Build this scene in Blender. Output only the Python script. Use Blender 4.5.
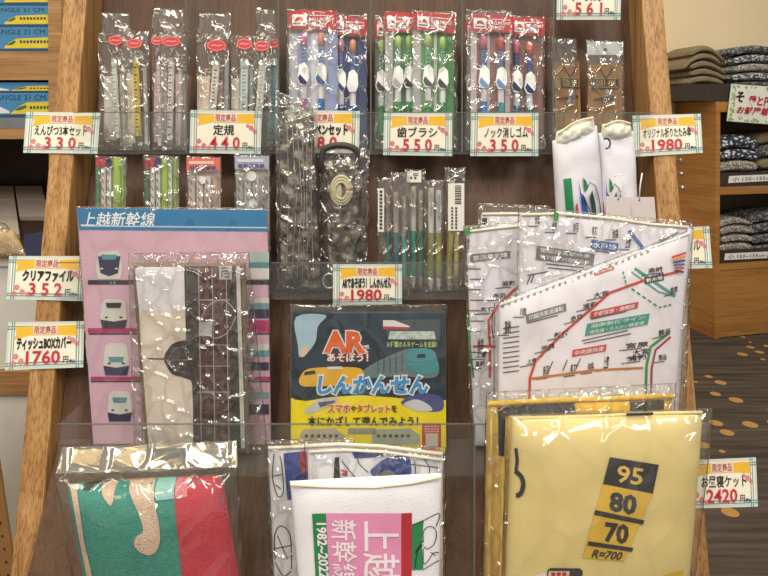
import bpy, bmesh, math, random
from mathutils import Vector, noise
from mathutils.geometry import tessellate_polygon

for o in list(bpy.data.objects):
    bpy.data.objects.remove(o)
sc = bpy.context.scene
COL = sc.collection
# ------------------------------------------------------------------ camera
H = 0.95                      # eye height above the carpet
FPX = 640.0                   # focal length in pixels of the 768 x 576 frame
PITCH = math.radians(0.6)
CXP, CYP = 384.0, 131.2       # principal point (lens shifted downwards)
cam = bpy.data.cameras.new('camera')
cam.sensor_width = 36.0
cam.lens = 36.0 * FPX / 768.0
cam.shift_y = -(288.0 - CYP) / 768.0
cam.clip_start = 0.02
camo = bpy.data.objects.new('camera', cam)
COL.objects.link(camo)
camo.location = (0, 0, H)
camo.rotation_euler = (math.radians(90) - PITCH, 0, 0)
sc.camera = camo
# ------------------------------------------------------------------ world, lamps, exposure
w = bpy.data.worlds.new('world')
sc.world = w
w.use_nodes = True
w.node_tree.nodes['Background'].inputs[0].default_value = (1.0, 0.95, 0.89, 1)
w.node_tree.nodes['Background'].inputs[1].default_value = 0.42


def area(name, loc, target, sx, sy, power, col=(1, 0.95, 0.87)):
    l = bpy.data.lights.new(name, 'AREA')
    l.shape = 'RECTANGLE'
    l.size, l.size_y = sx, sy
    l.energy = power
    l.color = col
    o = bpy.data.objects.new(name, l)
    COL.objects.link(o)
    o.location = loc
    d = Vector(target) - Vector(loc)
    o.rotation_euler = d.to_track_quat('-Z', 'Y').to_euler()
    return o


area('ceiling_strip_light', (-0.5, -0.9, 2.45), (-0.5, -0.9, 0), 0.3, 1.6, 34)
area('ceiling_strip_light', (0.9, -0.9, 2.45), (0.9, -0.9, 0), 0.3, 1.6, 34)
area('ceiling_strip_light', (-0.1, 0.25, 2.45), (-0.1, 0.25, 0), 1.2, 0.25, 13, (1, 0.86, 0.62))
area('ceiling_strip_light', (1.5, 1.6, 2.45), (1.5, 1.6, 0), 0.3, 1.2, 23, (1, 0.88, 0.66))
area('ceiling_strip_light', (-1.6, 0.4, 2.45), (-1.6, 0.4, 0), 0.3, 1.2, 13, (1, 0.88, 0.66))
area('ceiling_lamp', (-1.15, -1.35, 2.44), (-1.15, -1.35, 0), 0.6, 0.6, 8, (1, 0.70, 0.28))
sc.view_settings.view_transform = 'Standard'
sc.view_settings.look = 'None'
sc.view_settings.gamma = 1
sc.view_settings.use_curve_mapping = False
sc.view_settings.exposure = 0.0
sc.cycles.transparent_max_bounces = 40
sc.cycles.max_bounces = 10
sc.cycles.use_denoising = True

# ------------------------------------------------------------------ helpers
SC, CC = math.sin(PITCH), math.cos(PITCH)


def ray(px, py):
    a = (px - CXP) / FPX
    b = (CYP - py) / FPX
    return Vector((a, CC + b * SC, -SC + b * CC))


def project(p):
    q = p - Vector((0, 0, H))
    d = q.y * CC - q.z * SC
    return CXP + FPX * q.x / d, CYP - FPX * (q.y * SC + q.z * CC) / d


class Fr:
    """A plane in the room: Y = Y0 + lean*(z-zb) + yaw*(x-xb), z measured from eye height."""
    def __init__(s, Y, zb=0.0, lean=0.03, yaw=0.0, xb=0.0):
        s.Y, s.zb, s.lean, s.yaw, s.xb = Y, zb, lean, yaw, xb
        s.n = Vector((yaw, -1, lean)).normalized()

    def pt(s, px, py, h=0.0):
        d = ray(px, py)
        t = (s.Y - s.lean * s.zb - s.yaw * s.xb) / (d.y - s.lean * d.z - s.yaw * d.x)
        return d * t + Vector((0, 0, H)) + s.n * h

    def row(s, px, z):
        """image row at which the plane reaches height z (relative to the eye)"""
        lo, hi = -400.0, 1600.0
        for _ in range(40):
            m = (lo + hi) / 2
            if s.pt(px, m).z - H > z: lo = m
            else: hi = m
        return lo

    def m(s, px):
        return px * s.Y / FPX

    def at(s, d):
        return Fr(s.Y + d, s.zb, s.lean, s.yaw, s.xb)


def bil(q, u, v):
    return ((q[0][0] * (1 - u) + q[1][0] * u) * (1 - v) + (q[3][0] * (1 - u) + q[2][0] * u) * v,
            (q[0][1] * (1 - u) + q[1][1] * u) * (1 - v) + (q[3][1] * (1 - u) + q[2][1] * u) * v)


def inv_bil(q, x, y):
    u = v = 0.5
    for _ in range(8):
        px, py = bil(q, u, v)
        e = 1e-4
        ax, ay = bil(q, u + e, v)
        bx, by = bil(q, u, v + e)
        a, b, c, d = (ax - px) / e, (bx - px) / e, (ay - py) / e, (by - py) / e
        det = a * d - b * c
        if abs(det) < 1e-9: break
        dx, dy = x - px, y - py
        u += (dx * d - b * dy) / det
        v += (a * dy - dx * c) / det
    return u, v


def rect(x0, y0, x1, y1):
    return [(x0, y0), (x1, y0), (x1, y1), (x0, y1)]


def ell(cx, cy, rx, ry, n=20, a0=0.0, a1=2 * math.pi):
    return [(cx + rx * math.cos(a0 + (a1 - a0) * i / n), cy + ry * math.sin(a0 + (a1 - a0) * i / n)) for i in range(n)]


class Surf:
    """The bulging front of a filled bag or folded cloth lying over a plane."""
    def __init__(s, fr, q, tf, p=6, amp=0.0, freq=25.0, seed=0, fun=None):
        s.fr, s.q, s.tf, s.p, s.amp, s.freq, s.seed, s.fun = fr, q, tf, p, amp, freq, seed, fun
        s.n = fr.n

    def hh(s, u, v, k=1.0):
        u = min(max(u, 0.0), 1.0); v = min(max(v, 0.0), 1.0)
        a = max(0.0, (1 - abs(2 * u - 1) ** s.p) * (1 - abs(2 * v - 1) ** s.p)) ** 0.5
        x, y = bil(s.q, u, v)
        c = Vector((x * s.freq / 640, y * s.freq / 640, s.seed * 7.3))
        nn = noise.noise(c) + 0.5 * noise.noise(c * 2.3)
        h = s.tf * a + s.amp * nn * a * k
        if s.fun: h += s.fun(u, v)
        return h

    def pt(s, px, py, h=0.0):
        # walk to the point of the bulging surface that is met by this sight line
        x, y = px, py
        for _ in range(4):
            u, v = inv_bil(s.q, x, y)
            p = s.fr.pt(x, y, s.hh(u, v) + h)
            a, b = project(p)
            x += px - a; y += py - b
        return p

    def m(s, px):
        return s.fr.m(px)


class MB:
    def __init__(s): s.v, s.f = [], []

    def add(s, vs, fs):
        b = len(s.v)
        s.v += [Vector(v) for v in vs]
        s.f += [tuple(b + i for i in f) for f in fs]
        return s


def origin(o):
    p = Vector((0, 0, 0))
    while o is not None:
        p = p + Vector(o.location)
        o = o.parent
    return p


def obj(name, mb, mat, parent=None, smooth=False, bevel=0.0, weld=False):
    org = origin(parent)
    me = bpy.data.meshes.new(name)
    if parent is None:
        lo = Vector((min(v.x for v in mb.v), min(v.y for v in mb.v), min(v.z for v in mb.v)))
        hi = Vector((max(v.x for v in mb.v), max(v.y for v in mb.v), max(v.z for v in mb.v)))
        loc = Vector(((lo.x + hi.x) / 2, (lo.y + hi.y) / 2, lo.z))
    else:
        loc = Vector((0, 0, 0))
    me.from_pydata([v - org - loc for v in mb.v], [], mb.f)
    bm = bmesh.new()
    bm.from_mesh(me)
    if weld:
        bmesh.ops.remove_doubles(bm, verts=bm.verts, dist=1e-6)
    bmesh.ops.recalc_face_normals(bm, faces=bm.faces)
    if bevel > 0:
        es = [e for e in bm.edges if len(e.link_faces) == 2 and e.calc_face_angle(0) > 0.6]
        bmesh.ops.bevel(bm, geom=es, offset=bevel, segments=2, affect='EDGES', profile=0.6)
    if smooth:
        for f in bm.faces: f.smooth = True
    bm.to_mesh(me)
    bm.free()
    me.materials.append(mat)
    o = bpy.data.objects.new(name, me)
    COL.objects.link(o)
    if parent is not None: o.parent = parent
    else: o.location = loc
    return o


def tag(o, label, cat, group=None):
    o['label'] = label
    o['category'] = cat
    if group: o['group'] = group
    return o


def thing(name, label, cat, loc, group=None):
    o = bpy.data.objects.new(name, None)
    o.empty_display_size = 0.02
    COL.objects.link(o)
    o.location = loc
    return tag(o, label, cat, group)


def struct(name, mb, mat, **k):
    o = obj(name, mb, mat, **k)
    o['kind'] = 'structure'
    return o


# ---- geometry in a frame
def slab(fr, poly, h0, h1, mb=None):
    mb = mb or MB()
    n = len(poly)
    vs = [fr.pt(x, y, h0) for x, y in poly] + [fr.pt(x, y, h0) + fr.n * (h1 - h0) for x, y in poly]
    fs = [tuple(range(n)), tuple(range(n, 2 * n))] + [(i, (i + 1) % n, n + (i + 1) % n, n + i) for i in range(n)]
    return mb.add(vs, fs)


def split_tri(t, L, out):
    a, b, c = t
    d = [math.dist(a, b), math.dist(b, c), math.dist(c, a)]
    i = d.index(max(d))
    if d[i] <= L:
        out.append(t)
        return
    if i == 1: a, b, c = b, c, a
    if i == 2: a, b, c = c, a, b
    m = ((a[0] + b[0]) / 2, (a[1] + b[1]) / 2)
    split_tri((a, m, c), L, out)
    split_tri((m, b, c), L, out)


def dec(S, poly, h, mb=None, L=5.0):
    """a printed patch lying on the surface S"""
    mb = mb or MB()
    if isinstance(S, Fr):
        return mb.add([S.pt(x, y, h) for x, y in poly], [tuple(range(len(poly)))])
    for t in tessellate_polygon([[Vector((x, y, 0)) for x, y in poly]]):
        out = []
        split_tri(tuple(tuple(poly[i]) for i in t), L, out)
        for tr in out:
            mb.add([S.pt(x, y, h) for x, y in tr], [(0, 1, 2)])
    return mb


def smooth(pts, closed=True, n=4):
    """a soft curve through the points"""
    out, N = [], len(pts)
    for i in range(N if closed else N - 1):
        g = (lambda k: pts[k % N]) if closed else (lambda k: pts[min(max(k, 0), N - 1)])
        a, b, c, d = g(i - 1), g(i), g(i + 1), g(i + 2)
        for k in range(n):
            t = k / n
            out.append(tuple(.5 * (2 * b[j] + (c[j] - a[j]) * t + (2 * a[j] - 5 * b[j] + 4 * c[j] - d[j]) * t * t + (3 * b[j] - a[j] - 3 * c[j] + d[j]) * t ** 3) for j in (0, 1)))
    if not closed: out.append(pts[-1])
    return out


def ribbon(S, pts, wd, h, mb=None, L=4.0):
    mb = mb or MB()
    P = []
    for i in range(len(pts) - 1):
        n = max(1, int(math.dist(pts[i], pts[i + 1]) / L)) if not isinstance(S, Fr) else 1
        for k in range(n):
            t = k / n
            P.append((pts[i][0] * (1 - t) + pts[i + 1][0] * t, pts[i][1] * (1 - t) + pts[i + 1][1] * t))
    P.append(pts[-1])
    vs = []
    for i, p in enumerate(P):
        a = P[max(0, i - 1)]; b = P[min(len(P) - 1, i + 1)]
        dx, dy = b[0] - a[0], b[1] - a[1]
        l = math.hypot(dx, dy) or 1
        nx, ny = -dy / l * wd / 2, dx / l * wd / 2
        vs += [S.pt(p[0] + nx, p[1] + ny, h), S.pt(p[0] - nx, p[1] - ny, h)]
    return mb.add(vs, [(2 * i, 2 * i + 1, 2 * i + 3, 2 * i + 2) for i in range(len(P) - 1)])


def rod(fr, pts, rad, h, mb=None, n=10, flat=1.0):
    """tube along image points lying in the plane fr at height h; rad in pixels (one or per point)"""
    mb = mb or MB()
    if not isinstance(rad, (list, tuple)): rad = [rad] * len(pts)
    C = [fr.pt(x, y, h) for x, y in pts]
    return tube(C, [fr.m(r) for r in rad], mb, n, fr.n, flat)


def tube(C, R, mb=None, n=8, up=Vector((0, -1, 0)), flat=1.0, cap=True):
    mb = mb or MB()
    if not isinstance(R, (list, tuple)): R = [R] * len(C)
    vs = []
    for i, c in enumerate(C):
        d = (C[min(i + 1, len(C) - 1)] - C[max(i - 1, 0)])
        if d.length < 1e-9: d = C[-1] - C[0]
        d = d.normalized()
        u = up if abs(d.dot(up)) < 0.95 else Vector((1, 0, 0))
        a = d.cross(u).normalized()
        b = d.cross(a).normalized()
        for k in range(n):
            t = 2 * math.pi * k / n
            vs.append(c + a * R[i] * math.cos(t) + b * R[i] * flat * math.sin(t))
    fs = []
    for i in range(len(C) - 1):
        for k in range(n):
            fs.append((i * n + k, i * n + (k + 1) % n, (i + 1) * n + (k + 1) % n, (i + 1) * n + k))
    if cap:
        fs += [tuple(range(n)), tuple(range((len(C) - 1) * n, len(C) * n))]
    return mb.add(vs, fs)


def box(lo, hi, mb=None):
    mb = mb or MB()
    x0, y0, z0 = lo; x1, y1, z1 = hi
    return mb.add([(x0, y0, z0), (x1, y0, z0), (x1, y1, z0), (x0, y1, z0), (x0, y0, z1), (x1, y0, z1), (x1, y1, z1), (x0, y1, z1)],
                  [(0, 1, 2, 3), (4, 5, 6, 7), (0, 1, 5, 4), (1, 2, 6, 5), (2, 3, 7, 6), (3, 0, 4, 7)])


def pillow(S, tb, nx, ny, mb=None, back=True, extra=0.0, ease=0.8):
    """closed shape: front follows S (+extra), back bulges by tb"""
    mb = mb or MB()
    def e(t): return (1 - ease) * t + ease * (0.5 - 0.5 * math.cos(math.pi * t))
    g = {}
    vs, fs = [], []
    for j in range(ny + 1):
        for i in range(nx + 1):
            u, v = e(i / nx), e(j / ny)
            x, y = bil(S.q, u, v)
            g[0, i, j] = len(vs)
            vs.append(S.fr.pt(x, y, 0) + S.fr.n * (S.hh(u, v) + extra))
    for j in range(ny):
        for i in range(nx):
            fs.append((g[0, i, j], g[0, i + 1, j], g[0, i + 1, j + 1], g[0, i, j + 1]))
    if back:
        for j in range(ny + 1):
            for i in range(nx + 1):
                if i in (0, nx) or j in (0, ny):
                    g[1, i, j] = g[0, i, j]
                    continue
                u, v = e(i / nx), e(j / ny)
                x, y = bil(S.q, u, v)
                a = max(0.0, (1 - abs(2 * u - 1) ** S.p) * (1 - abs(2 * v - 1) ** S.p)) ** 0.5
                g[1, i, j] = len(vs)
                vs.append(S.fr.pt(x, y, 0) - S.fr.n * tb * a)
        for j in range(ny):
            for i in range(nx):
                fs.append((g[1, i, j], g[1, i, j + 1], g[1, i + 1, j + 1], g[1, i + 1, j]))
    return mb.add(vs, fs)


# ---- lettering
_FONT = {}


def glyphs(s, off):
    k = (s, off)
    if k not in _FONT:
        cu = bpy.data.curves.new('lettering', 'FONT')
        cu.body = s
        cu.size = 1.0
        cu.resolution_u = 2
        cu.offset = off
        cu.fill_mode = 'FRONT'
        o = bpy.data.objects.new('lettering', cu)
        COL.objects.link(o)
        bpy.context.view_layer.update()
        ev = o.evaluated_get(bpy.context.evaluated_depsgraph_get())
        me = ev.to_mesh()
        vs = [(v.co.x, v.co.y) for v in me.vertices]
        fs = [tuple(p.vertices) for p in me.polygons]
        ev.to_mesh_clear()
        bpy.data.objects.remove(o)
        bpy.data.curves.remove(cu)
        _FONT[k] = (vs, fs)
    return _FONT[k]


def text(S, s, q, h, mb=None, bold=0.0, grow=0.0, slant=0.0, L=None):
    """lettering stretched into the image quad q (x0,y0,x1,y1 or four corners TL TR BR BL)"""
    mb = mb or MB()
    if any('\u4e00' <= c <= '\u9fff' for c in s): bold, grow = bold * .3, grow * .6
    if len(q) == 4 and not isinstance(q[0], (tuple, list)): q = rect(*q)
    v0, _ = glyphs(s, 0.0)
    x0 = min(v[0] for v in v0); x1 = max(v[0] for v in v0)
    y0 = min(v[1] for v in v0); y1 = max(v[1] for v in v0)
    vs, fs = glyphs(s, bold + grow)
    P = []
    for x, y in vs:
        u = (x - x0) / (x1 - x0); v = (y1 - y) / (y1 - y0)
        u += slant * (0.5 - v) * (y1 - y0) / (x1 - x0)
        P.append(bil(q, u, v))
    if isinstance(S, Fr) or L is None:
        return mb.add([S.pt(x, y, h) for x, y in P], fs)
    for f in fs:
        for k in range(1, len(f) - 1):
            out = []
            split_tri((P[f[0]], P[f[k]], P[f[k + 1]]), L, out)
            for t in out:
                mb.add([S.pt(x, y, h) for x, y in t], [(0, 1, 2)])
    return mb


# ------------------------------------------------------------------ materials
def lin(c):
    c = c / 255.0
    return c / 12.92 if c <= 0.04045 else ((c + 0.055) / 1.055) ** 2.4


def L3(rgb): return (lin(rgb[0]), lin(rgb[1]), lin(rgb[2]), 1)


_M = {}


def M(rgb, rough=0.55, name=None, metal=0.0, coat=0.0, noise_amt=0.06, nscale=40, bump=0.0, bscale=300):
    k = (tuple(rgb), rough, metal, coat, noise_amt, nscale, bump, bscale)
    if k in _M: return _M[k]
    m = bpy.data.materials.new(name or 'paint')
    m.use_nodes = True
    nt = m.node_tree
    b = nt.nodes['Principled BSDF']
    b.inputs['Roughness'].default_value = rough
    b.inputs['Metallic'].default_value = metal
    b.inputs['Coat Weight'].default_value = coat
    b.inputs['Coat Roughness'].default_value = 0.12
    tc = nt.nodes.new('ShaderNodeTexCoord')
    nz = nt.nodes.new('ShaderNodeTexNoise')
    nz.inputs['Scale'].default_value = nscale
    nz.inputs['Detail'].default_value = 3
    nt.links.new(tc.outputs['Object'], nz.inputs['Vector'])
    r = nt.nodes.new('ShaderNodeValToRGB')
    c = L3(rgb)
    r.color_ramp.elements[0].position = 0.3
    r.color_ramp.elements[1].position = 0.7
    r.color_ramp.elements[0].color = tuple(x * (1 - noise_amt) for x in c[:3]) + (1,)
    r.color_ramp.elements[1].color = tuple(min(1, x * (1 + noise_amt)) for x in c[:3]) + (1,)
    nt.links.new(nz.outputs['Fac'], r.inputs['Fac'])
    nt.links.new(r.outputs['Color'], b.inputs['Base Color'])
    if bump > 0:
        n2 = nt.nodes.new('ShaderNodeTexNoise')
        n2.inputs['Scale'].default_value = bscale
        nt.links.new(tc.outputs['Object'], n2.inputs['Vector'])
        bp = nt.nodes.new('ShaderNodeBump')
        bp.inputs['Strength'].default_value = bump
        bp.inputs['Distance'].default_value = 0.002
        nt.links.new(n2.outputs['Fac'], bp.inputs['Height'])
        nt.links.new(bp.outputs['Normal'], b.inputs['Normal'])
    _M[k] = m
    return m


def wood(name, cols, sc_=(70, 70, 5), pore=(420, 420, 16), rough=0.45, pore_amt=0.55, bump=0.25):
    m = bpy.data.materials.new(name)
    m.use_nodes = True
    nt = m.node_tree
    b = nt.nodes['Principled BSDF']
    b.inputs['Roughness'].default_value = rough
    tc = nt.nodes.new('ShaderNodeTexCoord')
    def nz(scale, detail, dist=0.0):
        mp = nt.nodes.new('ShaderNodeMapping')
        mp.inputs['Scale'].default_value = scale
        nt.links.new(tc.outputs['Object'], mp.inputs['Vector'])
        n = nt.nodes.new('ShaderNodeTexNoise')
        n.inputs['Scale'].default_value = 1.0
        n.inputs['Detail'].default_value = detail
        n.inputs['Distortion'].default_value = dist
        nt.links.new(mp.outputs['Vector'], n.inputs['Vector'])
        return n
    a = nz(sc_, 5, 0.6)
    r = nt.nodes.new('ShaderNodeValToRGB')
    e = r.color_ramp.elements
    e[0].position, e[1].position = 0.3, 0.72
    e[0].color, e[1].color = L3(cols[0]), L3(cols[2])
    x = e.new(0.5); x.color = L3(cols[1])
    nt.links.new(a.outputs['Fac'], r.inputs['Fac'])
    p = nz(pore, 2)
    r2 = nt.nodes.new('ShaderNodeValToRGB')
    r2.color_ramp.elements[0].position = 0.36
    r2.color_ramp.elements[1].position = 0.52
    k = 1 - pore_amt
    r2.color_ramp.elements[0].color = (k, k * 0.9, k * 0.8, 1)
    r2.color_ramp.elements[1].color = (1, 1, 1, 1)
    nt.links.new(p.outputs['Fac'], r2.inputs['Fac'])
    mx = nt.nodes.new('ShaderNodeMixRGB')
    mx.blend_type = 'MULTIPLY'
    mx.inputs[0].default_value = 1.0
    nt.links.new(r.outputs['Color'], mx.inputs[1])
    nt.links.new(r2.outputs['Color'], mx.inputs[2])
    nt.links.new(mx.outputs['Color'], b.inputs['Base Color'])
    bp = nt.nodes.new('ShaderNodeBump')
    bp.inputs['Strength'].default_value = bump
    bp.inputs['Distance'].default_value = 0.001
    nt.links.new(p.outputs['Fac'], bp.inputs['Height'])
    nt.links.new(bp.outputs['Normal'], b.inputs['Normal'])
    return m


def film(name, haze=0.04, rough=0.12, gain=1.0, base=0.0, bump=0.35, bscale=90, tint=(0.985, 0.985, 0.975), hazecol=(0.85, 0.84, 0.8), crease=0.16):
    """clear plastic: transparent, a trace of haze, fresnel reflection on a crinkled surface"""
    m = bpy.data.materials.new(name)
    m.use_nodes = True
    nt = m.node_tree
    nt.nodes.remove(nt.nodes['Principled BSDF'])
    out = nt.nodes['Material Output']
    tr = nt.nodes.new('ShaderNodeBsdfTransparent')
    tr.inputs[0].default_value = tint + (1,)
    df = nt.nodes.new('ShaderNodeBsdfDiffuse')
    df.inputs[0].default_value = hazecol + (1,)
    gl = nt.nodes.new('ShaderNodeBsdfGlossy')
    gl.inputs['Roughness'].default_value = rough
    geo = nt.nodes.new('ShaderNodeNewGeometry')
    dot = nt.nodes.new('ShaderNodeVectorMath'); dot.operation = 'DOT_PRODUCT'
    nt.links.new(geo.outputs['Incoming'], dot.inputs[0])
    nt.links.new(geo.outputs['Normal'], dot.inputs[1])
    def mth(op, a, b=None):
        k = nt.nodes.new('ShaderNodeMath'); k.operation = op; k.use_clamp = op == 'SUBTRACT'
        for i, x in enumerate((a, b)):
            if x is None: continue
            if isinstance(x, (int, float)): k.inputs[i].default_value = x
            else: nt.links.new(x, k.inputs[i])
        return k.outputs[0]
    sch = mth('POWER', mth('SUBTRACT', 1.0, mth('ABSOLUTE', dot.outputs['Value'])), 5.0)
    fres = mth('ADD', mth('MULTIPLY', sch, 0.96), 0.04)
    m1 = nt.nodes.new('ShaderNodeMixShader')
    m1.inputs[0].default_value = haze
    m2 = nt.nodes.new('ShaderNodeMixShader')
    ma = nt.nodes.new('ShaderNodeMath')
    ma.operation = 'MULTIPLY_ADD'
    ma.inputs[1].default_value = gain
    ma.inputs[2].default_value = base
    ma.use_clamp = True
    nt.links.new(fres, ma.inputs[0])
    nt.links.new(ma.outputs[0], m2.inputs[0])
    nt.links.new(tr.outputs[0], m1.inputs[1])
    nt.links.new(df.outputs[0], m1.inputs[2])
    nt.links.new(m1.outputs[0], m2.inputs[1])
    nt.links.new(gl.outputs[0], m2.inputs[2])
    nt.links.new(m2.outputs[0], out.inputs['Surface'])
    if bump > 0:
        tc = nt.nodes.new('ShaderNodeTexCoord')
        # creases: thin ridges between flat facets, the ridges wandering with a noise
        n = nt.nodes.new('ShaderNodeTexNoise')
        n.inputs['Scale'].default_value = bscale * .5
        n.inputs['Detail'].default_value = 2
        nt.links.new(tc.outputs['Object'], n.inputs['Vector'])
        va = nt.nodes.new('ShaderNodeVectorMath'); va.operation = 'MULTIPLY_ADD'
        va.inputs[1].default_value = (0.03, 0.03, 0.03)
        nt.links.new(n.outputs['Color'], va.inputs[0])
        nt.links.new(tc.outputs['Object'], va.inputs[2])
        mp = nt.nodes.new('ShaderNodeMapping')
        mp.inputs['Scale'].default_value = (1.0, 1.0, 0.55)
        mp.inputs['Rotation'].default_value = (0, 0.35, 0)
        nt.links.new(va.outputs[0], mp.inputs['Vector'])
        vo = nt.nodes.new('ShaderNodeTexVoronoi')
        vo.feature = 'DISTANCE_TO_EDGE'
        vo.inputs['Scale'].default_value = bscale
        nt.links.new(mp.outputs[0], vo.inputs['Vector'])
        mr = nt.nodes.new('ShaderNodeMapRange')
        mr.interpolation_type = 'SMOOTHSTEP'
        mr.inputs['From Max'].default_value = 0.16
        mr.inputs['To Min'].default_value = 1.0
        mr.inputs['To Max'].default_value = 0.0
        nt.links.new(vo.outputs['Distance'], mr.inputs['Value'])
        n2 = nt.nodes.new('ShaderNodeTexNoise')
        n2.inputs['Scale'].default_value = bscale * .8
        nt.links.new(tc.outputs['Object'], n2.inputs['Vector'])
        sm = nt.nodes.new('ShaderNodeMath'); sm.operation = 'MULTIPLY_ADD'
        sm.inputs[1].default_value = 1.2
        nt.links.new(n2.outputs['Fac'], sm.inputs[0])
        nt.links.new(mr.outputs[0], sm.inputs[2])
        bp = nt.nodes.new('ShaderNodeBump')
        bp.inputs['Strength'].default_value = bump
        bp.inputs['Distance'].default_value = 0.004
        nt.links.new(sm.outputs[0], bp.inputs['Height'])
        nt.links.new(bp.outputs['Normal'], gl.inputs['Normal'])
        cr = mth('MULTIPLY', mr.outputs[0], crease)
        nt.links.new(mth('ADD', ma.outputs[0], cr), m2.inputs[0])
    return m


OAK = wood('oak', ((156, 112, 66), (180, 136, 84), (198, 156, 102)), sc_=(90, 90, 3), pore=(620, 620, 8), pore_amt=0.38)
OAK_PALE = wood('pale oak', ((170, 128, 86), (196, 154, 108), (214, 176, 132)))
BROWN = wood('brown board', ((80, 56, 39), (96, 68, 47), (110, 79, 55)), sc_=(40, 40, 3), pore=(300, 300, 8), rough=0.5, pore_amt=0.2, bump=0.08)
SIDE = wood('side board', ((120, 84, 50), (140, 98, 60), (152, 110, 70)), sc_=(40, 40, 3), rough=0.45, pore_amt=0.25, bump=0.1)
SHELFWOOD = wood('shelf wood', ((150, 112, 70), (176, 134, 88), (190, 150, 102)), sc_=(4, 40, 60), pore=(10, 200, 300), rough=0.5, pore_amt=0.2, bump=0.08)
CABWOOD = wood('cabinet wood', ((158, 108, 52), (176, 124, 62), (188, 136, 72)), sc_=(3, 3, 26), pore=(8, 8, 160), rough=0.5, pore_amt=0.15, bump=0.05)
ACRYL = film('clear acrylic', haze=0.018, rough=0.05, gain=0.8, base=0.0, bump=0.0, tint=(0.97, 0.98, 0.975))
EDGE = film('acrylic edge', haze=0.35, rough=0.15, gain=1.0, bump=0.0, tint=(0.55, 0.58, 0.55), hazecol=(0.30, 0.31, 0.28))
FILM = film('clear film', haze=0.03, rough=0.09, gain=2.0, base=0.0, bump=0.8, bscale=55, crease=0.22)
FILM2 = film('crinkled film', haze=0.03, rough=0.10, gain=2.2, base=0.01, bump=0.9, bscale=60)
FILM3 = film('smooth bag film', haze=0.02, rough=0.10, gain=1.6, base=0.0, bump=0.6, bscale=26, crease=0.05)

# ------------------------------------------------------------------ rack geometry
YA0, YA1, YA2, YA3 = 0.742, 0.715, 0.676, 0.612
YR1, YR2, YR3, YR4 = 0.762, 0.717, 0.678, 0.614


def zrow(py, Y):
    d = ray(384, py)
    return d.z / d.y * Y


Z0, Z1, Z2, Z3, Z4 = zrow(-16, YA0), zrow(152, YA1), zrow(297, YA2), zrow(455, 0.645), zrow(640, 0.55)
XL0, XL1, XR1, XR0 = -0.3737, -0.3470, 0.3010, 0.3263
_a, _b = ray(384, 0) * 0.747, ray(384, 570) * 0.641
LEAN = (_a.y - _b.y) / (_a.z - _b.z)
FB = _a.y - LEAN * _a.z


def F(z): return FB + LEAN * z


POST = Fr(FB, 0.0, LEAN)

# ------------------------------------------------------------------ the setting
def carpet_mat():
    m = bpy.data.materials.new('carpet')
    m.use_nodes = True
    nt = m.node_tree
    b = nt.nodes['Principled BSDF']
    b.inputs['Roughness'].default_value = 0.95
    b.inputs['Specular IOR Level'].default_value = 0.1
    tc = nt.nodes.new('ShaderNodeTexCoord')
    mp = nt.nodes.new('ShaderNodeMapping')
    mp.inputs['Scale'].default_value = (3, 45, 1)
    mp.inputs['Rotation'].default_value = (0, 0, 0.5)
    nt.links.new(tc.outputs['Object'], mp.inputs['Vector'])
    n = nt.nodes.new('ShaderNodeTexNoise')
    n.inputs['Scale'].default_value = 1.0
    n.inputs['Detail'].default_value = 6
    nt.links.new(mp.outputs['Vector'], n.inputs['Vector'])
    r = nt.nodes.new('ShaderNodeValToRGB')
    r.color_ramp.elements[0].position = 0.3
    r.color_ramp.elements[1].position = 0.72
    r.color_ramp.elements[0].color = L3((60, 54, 48))
    r.color_ramp.elements[1].color = L3((96, 87, 79))
    nt.links.new(n.outputs['Fac'], r.inputs['Fac'])
    v = nt.nodes.new('ShaderNodeTexVoronoi')
    v.inputs['Scale'].default_value = 13
    v.inputs['Randomness'].default_value = 0.65
    nt.links.new(tc.outputs['Object'], v.inputs['Vector'])
    lt = nt.nodes.new('ShaderNodeMath'); lt.operation = 'LESS_THAN'
    lt.inputs[1].default_value = 0.29
    nt.links.new(v.outputs['Distance'], lt.inputs[0])
    n2 = nt.nodes.new('ShaderNodeTexNoise')
    n2.inputs['Scale'].default_value = 2.3
    nt.links.new(v.outputs['Position'], n2.inputs['Vector'])
    gt = nt.nodes.new('ShaderNodeMath'); gt.operation = 'GREATER_THAN'
    gt.inputs[1].default_value = 0.47
    nt.links.new(n2.outputs['Fac'], gt.inputs[0])
    mu = nt.nodes.new('ShaderNodeMath'); mu.operation = 'MULTIPLY'
    nt.links.new(lt.outputs[0], mu.inputs[0])
    nt.links.new(gt.outputs[0], mu.inputs[1])
    mx = nt.nodes.new('ShaderNodeMixRGB')
    mx.inputs[2].default_value = L3((178, 136, 78))
    nt.links.new(mu.outputs[0], mx.inputs[0])
    nt.links.new(r.outputs['Color'], mx.inputs[1])
    nt.links.new(mx.outputs['Color'], b.inputs['Base Color'])
    return m


fl = MB().add([(-3, -1.5, 0), (4.5, -1.5, 0), (4.5, 5.5, 0), (-3, 5.5, 0)], [(0, 1, 2, 3)])
box((-3, -1.5, -0.05), (4.5, 5.5, 0.0), fl)
struct('floor', box((-3, -1.5, -0.05), (4.5, 5.5, 0.0)), carpet_mat())
CY = 0.25                                   # the shop wall and its cabinet stand askew to the rack
_d = ray(715, 339)
CYc = -H / _d.z * _d.y; CXc = _d.x * CYc / _d.y                     # near front corner of the cabinet
ux = Vector((1, CY, 0)).normalized()        # along its front
uy = Vector((-CY, 1, 0)).normalized()       # into its depth


def cab(a, d, z): return Vector((CXc, CYc, 0)) + ux * a + uy * d + Vector((0, 0, z))


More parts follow.
